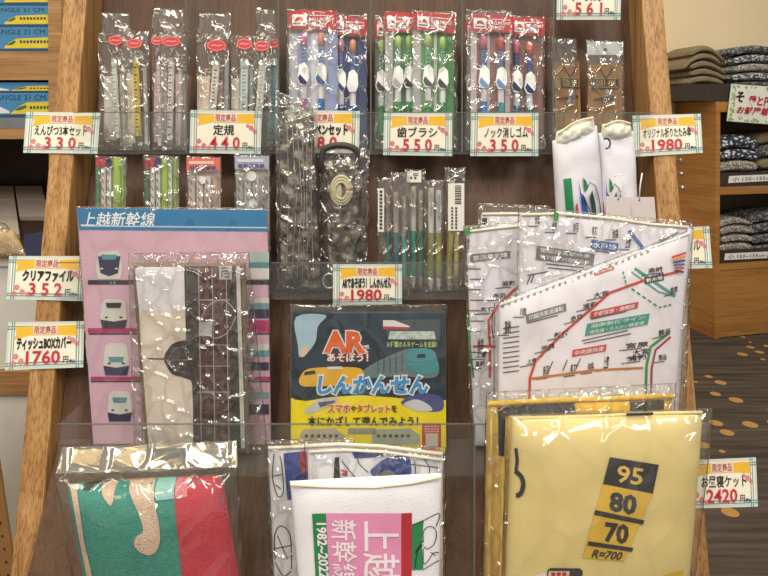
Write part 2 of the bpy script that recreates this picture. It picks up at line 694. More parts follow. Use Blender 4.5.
def cbox(a0, d0, z0, a1, d1, z1, mb=None):
    mb = mb or MB()
    vs = [cab(a, d, z) for z in (z0, z1) for a, d in ((a0, d0), (a1, d0), (a1, d1), (a0, d1))]
    return mb.add(vs, [(0, 1, 2, 3), (4, 5, 6, 7), (0, 1, 5, 4), (1, 2, 6, 5), (2, 3, 7, 6), (3, 0, 4, 7)])


CD = 0.26
struct('wall_back', cbox(-3.6, CD + 0.005, 0, 2.6, CD + 0.06, 2.6), M((240, 220, 184), 0.85, 'wall paint', noise_amt=0.03, nscale=3, bump=0.05, bscale=120))

# ------------------------------------------------------------------ display rack
rack = thing('display_rack', 'slanted honey oak display rack with brown back boards and clear acrylic pocket fronts', 'rack', (-0.023, 0.62, 0))
ZT, ZB = 0.34, -H


def slant(x0, x1, d0, d1, z0, z1, mb=None):
    mb = mb or MB()
    vs = []
    for z in (z0, z1):
        for x, d in ((x0, d0), (x1, d0), (x1, d1), (x0, d1)):
            vs.append((x, (F(z) + d) if d < 0.2 else 0.835, z + H))
    return mb.add(vs, [(0, 1, 2, 3), (4, 5, 6, 7), (0, 1, 5, 4), (1, 2, 6, 5), (2, 3, 7, 6), (3, 0, 4, 7)])


for a, b in ((XL0, XL1), (XR1, XR0)):
    obj('post', slant(a, b, 0, 0.05, ZB, ZT), OAK, rack, bevel=0.0025)
obj('side_panel', slant(XL1 - 0.014, XL1 - 0.002, 0.0505, 0.5, ZB, ZT), SIDE, rack)
obj('side_panel', slant(XR1 + 0.002, XR1 + 0.014, 0.0505, 0.5, ZB, ZT), SIDE, rack)
XI0, XI1 = XL1 + 0.0008, XR1 - 0.0008
for (ya, za), (yb_, zb_) in (((0.800, ZT), (0.792, Z0)), ((0.792, Z0), (YR1, Z1)), ((YR1, Z1), (YR2, Z2)), ((YR2, Z2), (YR3, Z3)), ((YR3, Z3), (YR4, Z4))):
    m = MB()
    vs = [(x, y + d, z + H) for y, z in ((ya, za), (yb_, zb_ + 0.0004)) for x, d in ((XI0, 0), (XI1, 0), (XI1, 0.010), (XI0, 0.010))]
    m.add(vs, [(0, 1, 2, 3), (4, 5, 6, 7), (0, 1, 5, 4), (1, 2, 6, 5), (2, 3, 7, 6), (3, 0, 4, 7)])
    obj('back_board', m, BROWN, rack)
obj('base_board', box((XI0, 0.58, 0), (XI1, 0.592, Z4 + H - 0.0122)), BROWN, rack)
for y0, y1, z in ((YA0, 0.790, Z0), (YA1, YR1 - 0.001, Z1), (YA2, YR2 - 0.001, Z2), (YA3, YR3 - 0.001, Z3)):
    obj('pocket_floor', box((XI0 if y0 != YA3 else (57 - 384) / 640 * YA3, y0, z + H - 0.0025), (XI1 if y0 != YA3 else 0.308, y1, z + H)), ACRYL, rack)
obj('shelf_board', box((XI0, 0.47, Z4 + H - 0.012), (XI1, YR4 + 0.008, Z4 + H)), BROWN, rack)
X3A, X3B = (57 - 384) / 640 * YA3, 0.308
for y, z0, zt, xa, xb in ((YA0, Z0, Z0 + 0.06, XI0, XI1), (YA1, Z1, zrow(112, YA1), XI0, XI1), (YA2, Z2, zrow(262, YA2), XI0, XI1), (YA3, Z3, zrow(423, YA3), X3A, X3B)):
    f_ = obj('acrylic_front', box((xa, y - 0.0022, z0 + H - 0.0025), (xb, y - 0.0002, zt + H - 0.001)), ACRYL, rack)
    obj('polished_edge', box((xa, y - 0.0022, zt + H - 0.001), (xb, y - 0.0002, zt + H)), EDGE, f_)
for x in (X3A, X3B - 0.002):
    obj('acrylic_end', box((x, YA3, Z3 + H + 0.0002), (x + 0.002, YR3 - 0.002, zrow(424, YA3) + H)), ACRYL, rack)
for px in (189, 280, 371, 461, 551):
    x = (px - 384) / 640 * 0.725
    d_ = obj('divider', box((x - 0.0009, YA1 + 0.0005, Z1 + H + 0.0002), (x + 0.0009, YR1 - 0.0005, Z0 + H - 0.013)), ACRYL, rack)
    obj('polished_edge', box((x - 0.0009, YA1 - 0.0001, Z1 + H + 0.0002), (x + 0.0009, YA1 + 0.0004, Z0 + H - 0.013)), EDGE, d_)
for px, Y in ((270, YA2), (477, YA2)):
    x = (px - 384) / 640 * Y
    d_ = obj('divider', box((x - 0.0009, Y + 0.0005, Z2 + H + 0.0002), (x + 0.0009, YR2 - 0.0005, zrow(263, YA2) + H)), ACRYL, rack)
    obj('polished_edge', box((x - 0.0009, Y - 0.0001, Z2 + H + 0.0002), (x + 0.0009, Y + 0.0004, zrow(263, YA2) + H)), EDGE, d_)
x = (475 - 384) / 640 * 0.58
d_ = obj('divider', box((x - 0.0009, 0.5805, Z4 + H + 0.0002), (x + 0.0009, YA3 - 0.003, zrow(424, 0.58) + H)), ACRYL, rack)
obj('polished_edge', box((x - 0.0009, 0.58, Z4 + H + 0.0002), (x + 0.0009, 0.5805, zrow(424, 0.58) + H)), EDGE, d_)
for i, (px, py) in enumerate(((681, 161), (682, 174), (684, 188))):
    Pp = Fr(FB + 0.02, 0, LEAN).pt(px, py)
    q = Vector((XR0, Pp.y, Pp.z))
    obj('screw_hook', tube([q, q + Vector((0.011, 0, 0)), q + Vector((0.0115, 0, 0)), q + Vector((0.015, 0, 0.0))], [0.0012, 0.0012, 0.0032, 0.0024], n=10), M((190, 190, 188), 0.25, 'steel', metal=1.0), rack, smooth=True)

# ------------------------------------------------------------------ price cards
CARD = M((244, 238, 218), 0.45, 'card', noise_amt=0.02, coat=0.3)
LAMI = M((206, 216, 205), 0.35, 'laminate rim', noise_amt=0.02, coat=0.5)
TEAL = M((96, 150, 160), 0.5, 'teal ink')
YEL = M((238, 186, 56), 0.5, 'yellow ink')
INK = M((30, 26, 28), 0.55, 'black ink')
RED = M((184, 50, 62), 0.5, 'red ink')
REDL = M((236, 170, 165), 0.5, 'pale red ink')
MAROON = M((160, 56, 50), 0.5, 'maroon ink')
PINKW = M((244, 214, 196), 0.5, 'pale pink ink')
BLOS = M((224, 140, 140), 0.5, 'blossom ink')
WHITE = M((240, 240, 238), 0.5, 'white ink', noise_amt=0.02)


def price_card(fr, q, name, price, label, h=0.0010):
    t = thing('price_card', label, 'price card', fr.pt((q[2][0] + q[3][0]) / 2, (q[2][1] + q[3][1]) / 2, h), 'printed price cards')
    P = lambda pts: [bil(q, u, v) for u, v in pts]
    obj('card', slab(fr, P(rect(0, 0, 1, 1)), h, h + 0.0007), LAMI, t)
    k = h + 0.0009
    obj('paper', dec(fr, P(rect(.035, .06, .965, .94)), k), CARD, t)
    m = MB()
    for a in (.055, .085):
        dec(fr, P(rect(a, .0, a + .012, 1)), k + .0002, m); dec(fr, P(rect(1 - a - .012, .0, 1 - a, 1)), k + .0002, m)
    for a in (.08, .13):
        dec(fr, P(rect(0, a, 1, a + .02)), k + .0003, m); dec(fr, P(rect(0, 1 - a - .02, 1, 1 - a)), k + .0003, m)
    obj('border_stripe', m, TEAL, t)
    m = dec(fr, P(rect(.10, .155, .90, .845)), k + .0004)
    obj('paper', m, CARD, t)
    m = dec(fr, P([(.09, .10), (.91, .07), (.89, .2), (.93, .31), (.70, .285), (.30, .285), (.10, .36), (.125, .24)]), k + .0005)
    obj('ribbon', m, YEL, t)
    obj('badge', dec(fr, P(rect(.34, .06, .66, .27)), k + .0007), PINKW, t)
    obj('lettering', text(fr, '限定商品', P([(.36, .085), (.64, .085), (.64, .25), (.36, .25)]), k + .0009, bold=.03), MAROON, t)
    for spots in (((.86, .40, .035), (.91, .47, .03), (.81, .35, .025)), ((.13, .72, .035), (.2, .82, .035), (.10, .86, .035), (.27, .87, .03))):
        m = MB()
        for u, v, r in spots:
            for a in range(5):
                an = a * 1.2566 + u * 9
                dec(fr, P(ell(u + r * .6 * math.cos(an), v + r * 1.1 * math.sin(an), r * .5, r * .85, 8)), k + .0006, m)
        obj('floral_print', m, BLOS, t)
    a, b = (.14, .84) if len(name) > 7 else ((.2, .84) if len(name) > 5 else (.2, .78) if len(name) > 3 else (.33, .62))
    obj('lettering', text(fr, name, P([(a, .33), (b, .33), (b, .57), (a, .57)]), k + .0010, bold=.05), INK, t)
    a, b = (.27, .70) if len(price) > 3 else (.29, .70)
    if len(price) == 1: a, b = .52, .66
    pq = P([(a, .615), (b, .615), (b, .88), (a, .88)])
    obj('price_lettering', text(fr, ' '.join(price) if len(price) < 4 else price, pq, k + .0008, bold=.045), REDL, t)
    obj('price_lettering', text(fr, ' '.join(price) if len(price) < 4 else price, pq, k + .0012, bold=.008), RED, t)
    m = text(fr, '円', P([(.745, .74), (.81, .74), (.81, .885), (.745, .885)]), k + .001, bold=.03)
    text(fr, '税込', P([(.825, .81), (.90, .81), (.90, .885), (.825, .885)]), k + .001, m, bold=.08)
    obj('lettering', m, INK, t)
    return t


A1F, A2F, A0F = Fr(YA1 - 0.0023, 0, 0), Fr(YA2 - 0.0023, 0, 0), Fr(YA0 - 0.0023, 0, 0)
price_card(POST, [(27, 112), (101, 113), (98, 154), (24, 153)], 'えんぴつ3本セット', '330', 'price card 330 for pencils, on the oak post beside the blue train boxes')
price_card(POST, [(10, 256), (88, 256), (86, 301), (7, 299)], 'クリアファイル', '352', 'price card 352 for the clear file, upper of two close together on an oak post')
price_card(POST, [(9, 322), (85, 321), (84, 367), (6, 370)], 'ティッシュBOXカバー', '1760', 'price card 1760 for tissue box covers, lower of two close together on an oak post')
price_card(A1F, [(191, 110), (262, 111), (261, 154), (190, 153)], '定規', '440', 'price card 440 below the hanging rulers, on the acrylic front')
price_card(A1F, [(285, 110), (360, 111), (359, 153), (284, 153)], 'ボールペンセット', '980', 'price card 980 half hidden behind the two dark crinkled pouches')
price_card(A1F, [(384, 113), (452, 113), (452, 156), (383, 155)], '歯ブラシ', '550', 'price card 550 below the green toothbrush packs')
price_card(A1F, [(471, 113), (538, 113), (538, 156), (470, 156)], 'ノック消しゴム', '350', 'price card 350 below the packs with brownish backing')
price_card(POST, [(632, 116), (700, 114), (702, 153), (633, 157)], 'オリジナル折りたたみ傘', '1980', 'price card 1980 for folding umbrellas, on the oak post beside the white pouches')
price_card(A0F, [(557, -24), (621, -24), (620, 20), (556, 20)], 'キーホルダー', '561', 'price card 561 cut by the top of the picture, above the keyring cards')
price_card(A2F, [(333, 264), (402, 264), (402, 304), (333, 305)], 'ARであそぼう！しんかんせん', '1980', 'price card 1980 on the acrylic front just above the picture book')
price_card(Fr(FB + 0.0525, 0, LEAN), [(640, 230), (709, 226), (712, 268), (642, 270)], '路線図タオル', '0', 'price card mostly hidden behind the oak post beside the map cloths', h=0.0)
price_card(POST, [(686, 460), (755, 457), (757, 506), (687, 508)], 'お昼寝ケット', '2420', 'price card 2420 for the nap blanket, sticking out over the carpet')

# ------------------------------------------------------------------ packs of the top pocket
OVAL = M((206, 66, 66), 0.45, 'coral label')
KRAFTP = M((224, 208, 184), 0.7, 'backing card')
STEEL = M((188, 192, 192), 0.3, 'silver', metal=0.7)


def film_bag(fr, q, parent, tf=0.005, tb=0.003, amp=0.0022, seed=0, freq=60, mat=None, nx=14, ny=34, name='bag'):
    S = Surf(fr, q, tf, 4, amp, freq, seed)
    return obj(name, pillow(S, tb, nx, ny), mat or FILM, parent, smooth=True)


T1 = lambda d=0.0: Fr(0.740 + d, Z1, 0.06)
B1 = lambda d=0.0: T1(d).row(300, Z1 + 0.0006)


def oval(fr, cx, cy, rx, ry, parent, h):
    o = obj('oval_label', slab(fr, ell(cx, cy, rx, ry, 24), h, h + 0.0005), OVAL, parent)
    m = MB()
    for a in range(24):
        p = ell(cx, cy, rx * .86, ry * .84, 24)
    ring = ell(cx, cy, rx * .86, ry * .82, 24)
    ribbon(fr, ring + ring[:1], 0.5, h + 0.0008, m)
    ribbon(fr, [(cx - rx * .55, cy + .2), (cx - rx * .2, cy - .6), (cx + rx * .1, cy + .4), (cx + rx * .55, cy - .4)], 1.0, h + 0.0008, m)
    obj('label_print', m, REDL, o)


def pencil(fr, x0, y0, x1, y1, r, col, parent, h, ticks=None, name='pencil', flat=1.0, tip=True):
    dx, dy = x1 - x0, y1 - y0
    at = lambda t: (x0 + dx * t, y0 + dy * t)
    o = obj(name, rod(fr, [at(0.05), at(1)], r, h, n=6 if flat == 1 else 10, flat=flat), M(col, 0.35, 'lacquer', coat=0.4), parent)
    obj('ferrule', rod(fr, [at(0), at(0.05)], r * .95, h, n=12, flat=flat), STEEL, o, smooth=False)
    if ticks:
        m = MB()
        nt = int(abs(dy) / 4.0)
        for i in range(1, nt):
            x, y = at(0.08 + 0.9 * i / nt)
            k = 0.8 if i % 2 else 0.45
            ribbon(fr, [(x - r * .3 - r * k * .5 + r * .3, y), (x - r * .3 + r * k, y)], 1.3, h + fr.m(r) * flat + 0.0003, m)
        obj('scale_marks', m, M(ticks, 0.5), o)
    return o


def stick_pack(kind, label, cat, group, bag, sticks, cards, ov, d, seed, flap=None):
    fr = T1(d)
    yb = fr.row(bag[0], Z1 + 0.0008)
    x0, x1, yt = bag
    t = thing(kind, label, cat, fr.pt((x0 + x1) / 2, yb, 0), group)
    for i, (cx0, cx1, cy0, cy1, c) in enumerate(cards):
        obj('backing_card', slab(fr, rect(cx0, cy0, cx1, min(cy1, yb - 2)), -0.0030 - .0004 * i, -0.0026 - .0004 * i), M(c, 0.7, 'card'), t)
    for s in sticks:
        pencil(fr, s[0], s[1], s[2], min(s[3], yb - 2.5), s[4], s[5], t, 0.0012, s[6] if len(s) > 6 else None, 'pencil' if kind == 'pencil_pack' else 'ruler', 1.0 if kind == 'pencil_pack' else .5)
    if ov:
        oval(fr, ov[0], ov[1], ov[2], ov[3], t, 0.0062)
        # the neck hole below the label
        obj('clip', rod(fr, [(ov[0], ov[1] + 4), (ov[0], ov[1] + 14)], 1.3, 0.003), STEEL, t, smooth=True)
    film_bag(fr, [(x0, yt), (x1, yt + 1), (x1 + 1, yb), (x0 + 1, yb)], t, seed=seed)
    if flap:
        fx0, fx1, fy = flap
        film_bag(fr, [(fx0, fy), (fx1, fy + 1), (fx1, yt + 6), (fx0, yt + 6)], t, tf=0.002, tb=0.001, amp=0.002, seed=seed + 9, nx=8, ny=8, name='header_flap')
    return t


GP = 'pencil packets in the top pocket'
stick_pack('pencil_pack', 'clear packet with a white pencil and coral oval label, outermost beside the oak post', 'pencil packet', GP, (98, 133, 33),
           [(114, 58, 119, 138, 2.6, (222, 228, 214), (120, 150, 120)), (126, 70, 128, 144, 2.2, (150, 146, 140))], [(103, 117, 76, 140, (206, 200, 192)), (119, 131, 74, 146, (226, 212, 188))], (118, 41.5, 7.5, 5), -0.004, 1, (100, 130, 12))
stick_pack('pencil_pack', 'clear packet with a yellow black-ticked pencil and coral oval label', 'pencil packet', GP, (121, 149, 30),
           [(136, 58, 139, 136, 2.9, (216, 190, 60), (50, 44, 40)), (145, 66, 147, 144, 2.0, (176, 172, 166))], [(123, 134, 74, 143, (228, 214, 190))], (136.5, 44.5, 8, 5), -0.009, 2)
stick_pack('pencil_pack', 'clear packet with a pale lilac pencil, its coral label half hidden', 'pencil packet', GP, (151, 171, 33),
           [(159, 60, 161, 146, 2.8, (216, 204, 206), (170, 150, 156))], [(153, 166, 72, 142, (220, 196, 190))], (159, 42, 6, 4.5), -0.002, 3, (152, 184, 8))
stick_pack('pencil_pack', 'clear packet with a silver dark-ticked pencil beside the first acrylic divider', 'pencil packet', GP, (160, 187, 33),
           [(172, 58, 170, 140, 2.9, (224, 222, 218), (70, 66, 66)), (181, 70, 180, 144, 2.4, (196, 190, 186))], [(175, 186, 74, 146, (206, 178, 176))], (173, 42.5, 9.5, 5.2), -0.008, 4)
GR = 'ruler packets in the top pocket'
stick_pack('ruler_pack', 'clear packet with a slanting white ruler, first packet above the 440 card', 'ruler packet', GR, (196, 229, 35),
           [(217, 60, 210, 146, 3.6, (216, 212, 202), (60, 56, 54)), (227, 62, 226, 144, 2.2, (146, 150, 150))], [(196.5, 209, 76, 147, (222, 202, 180)), (217, 222, 80, 146, (176, 140, 110))], (218, 46.5, 10, 6), -0.006, 5, (198, 231, 12))
stick_pack('ruler_pack', 'clear packet with a pale teal ruler in the middle above the 440 card', 'ruler packet', GR, (230, 257, 35),
           [(245, 58, 243, 146, 4.0, (196, 210, 206), (110, 130, 130)), (252, 64, 251, 145, 2.0, (150, 160, 160))], [(230, 239, 78, 146, (210, 200, 186))], (245.5, 45, 8, 5.6), -0.002, 6)
stick_pack('ruler_pack', 'clear packet with a plain silver ruler beside the pale teal one', 'ruler packet', GR, (253, 272, 36),
           [(263, 60, 257, 146, 3.6, (206, 206, 200), (150, 150, 146))], [], (263, 47, 7.5, 5.4), -0.008, 7, (256, 276, 8))
stick_pack('ruler_pack', 'clear packet with a blue-teal ruler pressed against the acrylic divider', 'ruler packet', GR, (264, 279, 34),
           [(274, 56, 270, 146, 3.6, (104, 140, 146), (70, 100, 106)), (277, 60, 276, 146, 1.6, (140, 158, 166))], [], (275, 44, 5, 5), 0.001, 8)


# ------------------------------------------------------------------ pen, toothbrush and eraser sets
def pen(fr, x, yt, yb, parent, cap, barrel, clip, low, grip, h, r=3.3, sc2=1.0):
    """press-top pen with a bullet-train shaped clip"""
    H_ = 102 - 33
    Y = lambda y: yt + (y - 33) / 79.0 * (yb - yt)
    o = obj('pen', rod(fr, [(x, Y(46)), (x, Y(66)), (x, Y(70))], [r * .85, r * .85, r], h, n=14), M(barrel, 0.25, 'barrel plastic', coat=0.4), parent, smooth=False)
    obj('cap', rod(fr, [(x, Y(33)), (x, Y(34.2)), (x, Y(37)), (x, Y(47))], [r * .35, r * .8, r, r], h, n=14), M(cap, 0.3, 'cap plastic', coat=0.4), o, smooth=True)
    m = MB()
    for i in range(4):
        ribbon(fr, [(x - r * .5, Y(51 + 4 * i)), (x + r * .4, Y(50 + 4 * i))], 1.0, h + fr.m(r) + .0002, m)
    obj('barrel_print', m, M((70, 80, 120), .5), o)
    obj('lower_barrel', rod(fr, [(x, Y(68)), (x, Y(100))], r * .95, h, n=14), M(low, 0.3, 'white plastic', coat=0.4), o)
    obj('grip', rod(fr, [(x, Y(99)), (x, Y(113)), (x, Y(128)), (x, Y(133))], [r, r, r * .9, r * .3], h, n=14), M(grip, 0.35, 'grip plastic', coat=0.4), o)
    c = obj('train_clip', slab(fr, [(x - r * 1.2, Y(66)), (x + r * .2, Y(63)), (x + r * 1.5, Y(68)), (x + r * 1.7, Y(79)), (x + r * .9, Y(86)), (x - r * 1.0, Y(86)), (x - r * 1.8, Y(80))], h + fr.m(r) * .3, h + fr.m(r) * 1.3), WHITE, o, bevel=0.0006)
    obj('clip_stripe', dec(fr, [(x - r * 1.0, Y(75)), (x + r * 1.2, Y(83)), (x + r * .8, Y(85.5)), (x - r * .9, Y(84)), (x - r * 1.6, Y(79))], h + fr.m(r) * 1.3 + .0004), M(clip, 0.35), c)
    return o


HDR = M((190, 42, 54), 0.45, 'header red', coat=0.2)


def header(fr, q, parent, h):
    o = obj('header_card', slab(fr, [q[0], bil(q, .33, -.06), bil(q, .66, -.06), q[1], q[2], q[3]], h, h + .0006), HDR, parent)
    P = lambda pts: [bil(q, u, v) for u, v in pts]
    k = h + .0010
    obj('logo_box', dec(fr, P(rect(.07, .2, .37, .84)), k), WHITE, o)
    obj('logo_mountain', dec(fr, P([(.10, .62), (.15, .40), (.18, .34), (.21, .38), (.24, .33), (.28, .40), (.34, .62), (.22, .54)]), k + .0003), HDR, o)
    m = MB()
    dec(fr, P(rect(.10, .68, .34, .75)), k + .0003, m)
    obj('logo_bar', m, M((90, 60, 60), .5), o)
    m = text(fr, 'BALLPOINT', P([(.42, .36), (.95, .36), (.95, .56), (.42, .56)]), k, bold=.02)
    text(fr, 'PEN SET', P([(.42, .64), (.80, .64), (.80, .86), (.42, .86)]), k, m, bold=.02)
    for i in range(7):
        dec(fr, P(rect(.42 + .075 * i, .2, .475 + .075 * i, .26)), k, m)
    obj('lettering', m, WHITE, o)


def pen_pack(kind, label, cat, group, d, bag, hq, backs, pens, seed):
    fr = T1(d)
    x0, x1, yt = bag
    yb = fr.row(x0, Z1 + 0.0008)
    t = thing(kind, label, cat, fr.pt((x0 + x1) / 2, yb), group)
    for i, (bx0, bx1, by, c) in enumerate(backs):
        obj('backing_card', slab(fr, rect(bx0, by, bx1, yb - 1.5), -0.0036 + .0007 * i, -0.0030 + .0007 * i), M(c, .5, 'card', coat=.2), t)
    for p in pens:
        pen(fr, p[0], p[1], p[1] + 79, t, *p[2:7], 0.0026)
    header(fr, hq, t, 0.0030)
    film_bag(fr, [(x0, yt), (x1, yt + 2), (x1 + 1, yb), (x0, yb)], t, tf=.0078, tb=.004, amp=.0022, seed=seed, nx=14, ny=26)
    return t


def plain_header(fr, q, parent, h): return obj('header_card', slab(fr, q, h, h + .0006), HDR, parent)


W_, PK, OR_ = (232, 232, 236), (226, 130, 160), (232, 150, 110)
GPEN = 'pen sets in the top pocket'
pen_pack('pen_set', 'ballpoint set in a clear bag with deep blue backing, partly covered by its twin', 'pen set', GPEN, 0.000, (331, 367, 12),
         [(331, 17), (367, 20), (366, 37), (331, 35)], [(332, 367, 36, (52, 70, 130)), (333, 338, 37, (120, 140, 190))],
         [(341, 39, (210, 140, 160), (120, 130, 190), (60, 70, 130), W_, (60, 80, 160)), (353, 40, OR_, (110, 140, 200), (220, 225, 235), W_, (40, 100, 170))], 21)
pen_pack('pen_set', 'ballpoint set in a clear bag with white and lilac backing, in front of its twin', 'pen set', GPEN, -0.011, (286, 338, 8),
         [(290, 11.5), (337, 12.5), (336.5, 30.5), (289, 29)], [(289, 338, 30, (206, 206, 216)), (297, 306, 30, (176, 176, 206)), (311, 320, 30, (224, 226, 238)), (328, 337, 30, (150, 164, 206))],
         [(304, 33, PK, (140, 170, 214), (60, 50, 90), W_, (176, 60, 120)), (321.5, 33, (232, 160, 140), (130, 160, 210), (40, 90, 150), W_, (50, 110, 180))], 22)
GTB = 'toothbrush packs in the top pocket'
G1, G2 = (56, 150, 84), (176, 216, 120)
pen_pack('toothbrush_pack', 'green toothbrush pack deepest in its compartment, only a sliver of red header showing', 'toothbrush pack', GTB, 0.006, (374, 400, 14),
         [(375, 22), (399, 21), (399, 39), (376, 39)], [(375, 399, 38, (150, 146, 140))], [(381.5, 40, G2, (150, 190, 170), (80, 80, 80), W_, G1)], 23)
pen_pack('toothbrush_pack', 'green toothbrush pack with a single visible brush, beside the acrylic divider', 'toothbrush pack', GTB, -0.002, (383, 414, 10),
         [(384.5, 13), (416, 15), (413, 33), (386, 32)], [(385, 414, 32, (96, 150, 96)), (385, 393, 32, (214, 214, 212))],
         [(398, 36, G2, (150, 200, 180), (170, 176, 176), W_, G1), (409, 36, G2, (120, 180, 130), (60, 60, 64), W_, G1)], 24)
pen_pack('toothbrush_pack', 'green toothbrush pack with two brushes, frontmost of its compartment', 'toothbrush pack', GTB, -0.012, (411, 457, 9),
         [(415, 13), (454, 16), (453.5, 34.5), (414, 29.5)], [(412, 454, 30, (110, 170, 96)), (413, 421, 30, (196, 192, 192)), (434, 437, 30, (206, 206, 200)), (446, 454, 34, (70, 140, 66))],
         [(428, 35, (190, 220, 140), (120, 190, 160), (90, 90, 96), W_, G1), (442.5, 37, G2, (110, 190, 140), (70, 74, 74), W_, G1)], 25)
GER = 'eraser packs in the top pocket'
pen_pack('eraser_pack', 'knock eraser pack deepest in its compartment, only the red header edge showing', 'eraser pack', GER, 0.006, (465, 490, 14),
         [(465, 23), (488, 22), (488, 38), (466, 38)], [(465, 489, 38, (176, 166, 162))], [(472, 42, PK, (190, 190, 200), (150, 150, 160), W_, (90, 130, 190))], 26)
pen_pack('eraser_pack', 'knock eraser pack with orange and pink tops, tucked beside the keyring cards', 'eraser pack', GER, -0.002, (511, 544.5, 14),
         [(511, 19), (544.5, 19.5), (544, 36.5), (512, 35)], [(512, 543.5, 36, (150, 100, 92)), (512, 516, 36, (200, 190, 190))],
         [(516, 40, PK, (60, 66, 120), (60, 60, 90), W_, (50, 110, 150)), (529, 42, (222, 110, 80), (70, 96, 160), (40, 60, 110), W_, (50, 140, 150))], 27)
pen_pack('eraser_pack', 'knock eraser pack with blue barrels and white striped backing, in front of its twins', 'eraser pack', GER, -0.012, (465, 513, 8),
         [(470, 15), (513, 17.5), (512, 33), (470.5, 31.5)], [(470, 512, 32, (156, 112, 104)), (471, 477, 32, (214, 206, 206)), (487, 490, 32, (206, 196, 200)), (505, 510, 34, (190, 170, 170))],
         [(483.5, 36, PK, (110, 140, 200), (110, 150, 190), W_, (70, 130, 200)), (500.5, 37, (224, 110, 90), (100, 130, 190), (100, 140, 180), W_, (60, 160, 170))], 28)

# ------------------------------------------------------------------ keyring cards
KRAFT = M((146, 106, 58), 0.8, 'kraft card', noise_amt=0.1)
PLATE = M((34, 28, 26), 0.4, 'black plate', coat=0.3)
GOLD = M((196, 160, 80), 0.35, 'gold', metal=0.6)


def keyring(label, d, q, pq, bq, seed):
    fr = T1(d)
    yb = fr.row(q[0][0], Z1 + .0008)
    q = [q[0], q[1], (q[2][0], yb - 1), (q[3][0], yb - 1)]
    t = thing('keyring_card', label, 'keyring', fr.pt((q[0][0] + q[1][0]) / 2, yb), 'keyring cards in the top pocket')
    obj('backing_card', slab(fr, q, -.001, 0), KRAFT, t)
    pl = obj('number_plate', slab(fr, pq, .0005, .0022), PLATE, t, bevel=.0004)
    P = lambda a: [bil(pq, u, v) for u, v in a]
    m = MB()
    r = P([(.05, .1), (.95, .1), (.95, .9), (.05, .9), (.05, .1)])
    ribbon(fr, r, .7, .0026, m)
    obj('plate_border', m, GOLD, pl)
    obj('lettering', text(fr, 'D51 498', P([(.14, .26), (.86, .26), (.86, .76), (.14, .76)]), .0028, bold=.03), GOLD, pl)
    cx = (pq[0][0] + pq[1][0]) / 2; y = pq[0][1]
    m = MB()
    rod(fr, [(cx - 6, y - 9), (cx - 4, y - 5), (cx - 1, y - 1), (cx, y + 1)], .55, .0032, m, n=6)
    rod(fr, [(cx + 6, y - 9), (cx + 4, y - 5), (cx + 1, y - 1), (cx, y + 1)], .55, .0032, m, n=6)
    obj('cord', m, INK, t)
    m = MB()
    yy = pq[2][1] + 3
    for i in range(5):
        e = ell(cx + 1 - i * .6, yy + 3.0 * i, 1.3, 1.9, 10)
        rod(fr, e + e[:1], .4, .0022 + .0004 * (i % 2), m, n=6)
    obj('chain', m, STEEL, t, smooth=True)
    obj('tassel_charm', rod(fr, [(cx - 12, yy + 8), (cx + 8, yy + 5)], [.6, 1.2], .002, n=8), M((80, 50, 40), .6), t, smooth=True)
    S = Surf(fr, bq + [(bq[1][0] + 1, yb), (bq[0][0] + 1, yb)], .004, 4, .001, 50, seed)
    obj('bag', pillow(S, .002, 10, 18), FILM, t, smooth=True)
    # white punched header
    return t


keyring('narrow kraft card with a D51 498 plate keyring, beside the eraser packs', -.002, [(554, 62), (579, 62), (582, 113), (556, 113)], [(561, 76.5), (578, 77.5), (579, 88), (562, 87)], [(551, 37), (577, 39)], 31)
k2 = keyring('wider kraft card with a D51 498 plate keyring under a white punched header', -.009, [(588, 64), (622, 64), (622, 113), (588, 113)], [(592, 78), (618.5, 78), (618.5, 88.5), (592, 88.5)], [(586, 39), (624, 41)], 32)
fr = T1(-.009)
obj('punched_header', slab(fr, rect(587, 42, 623, 55), .0, .0006), M((196, 200, 200), .35, 'white film', coat=.4), k2)
obj('hang_hole', dec(fr, ell(605, 50, 2, 2, 14), .0012), M((90, 90, 90), .6), k2)

# ------------------------------------------------------------------ second pocket
T2 = lambda d=0.0: Fr(0.697 + d, Z2, 0.03)
GS = 'slim packs in the second pocket'


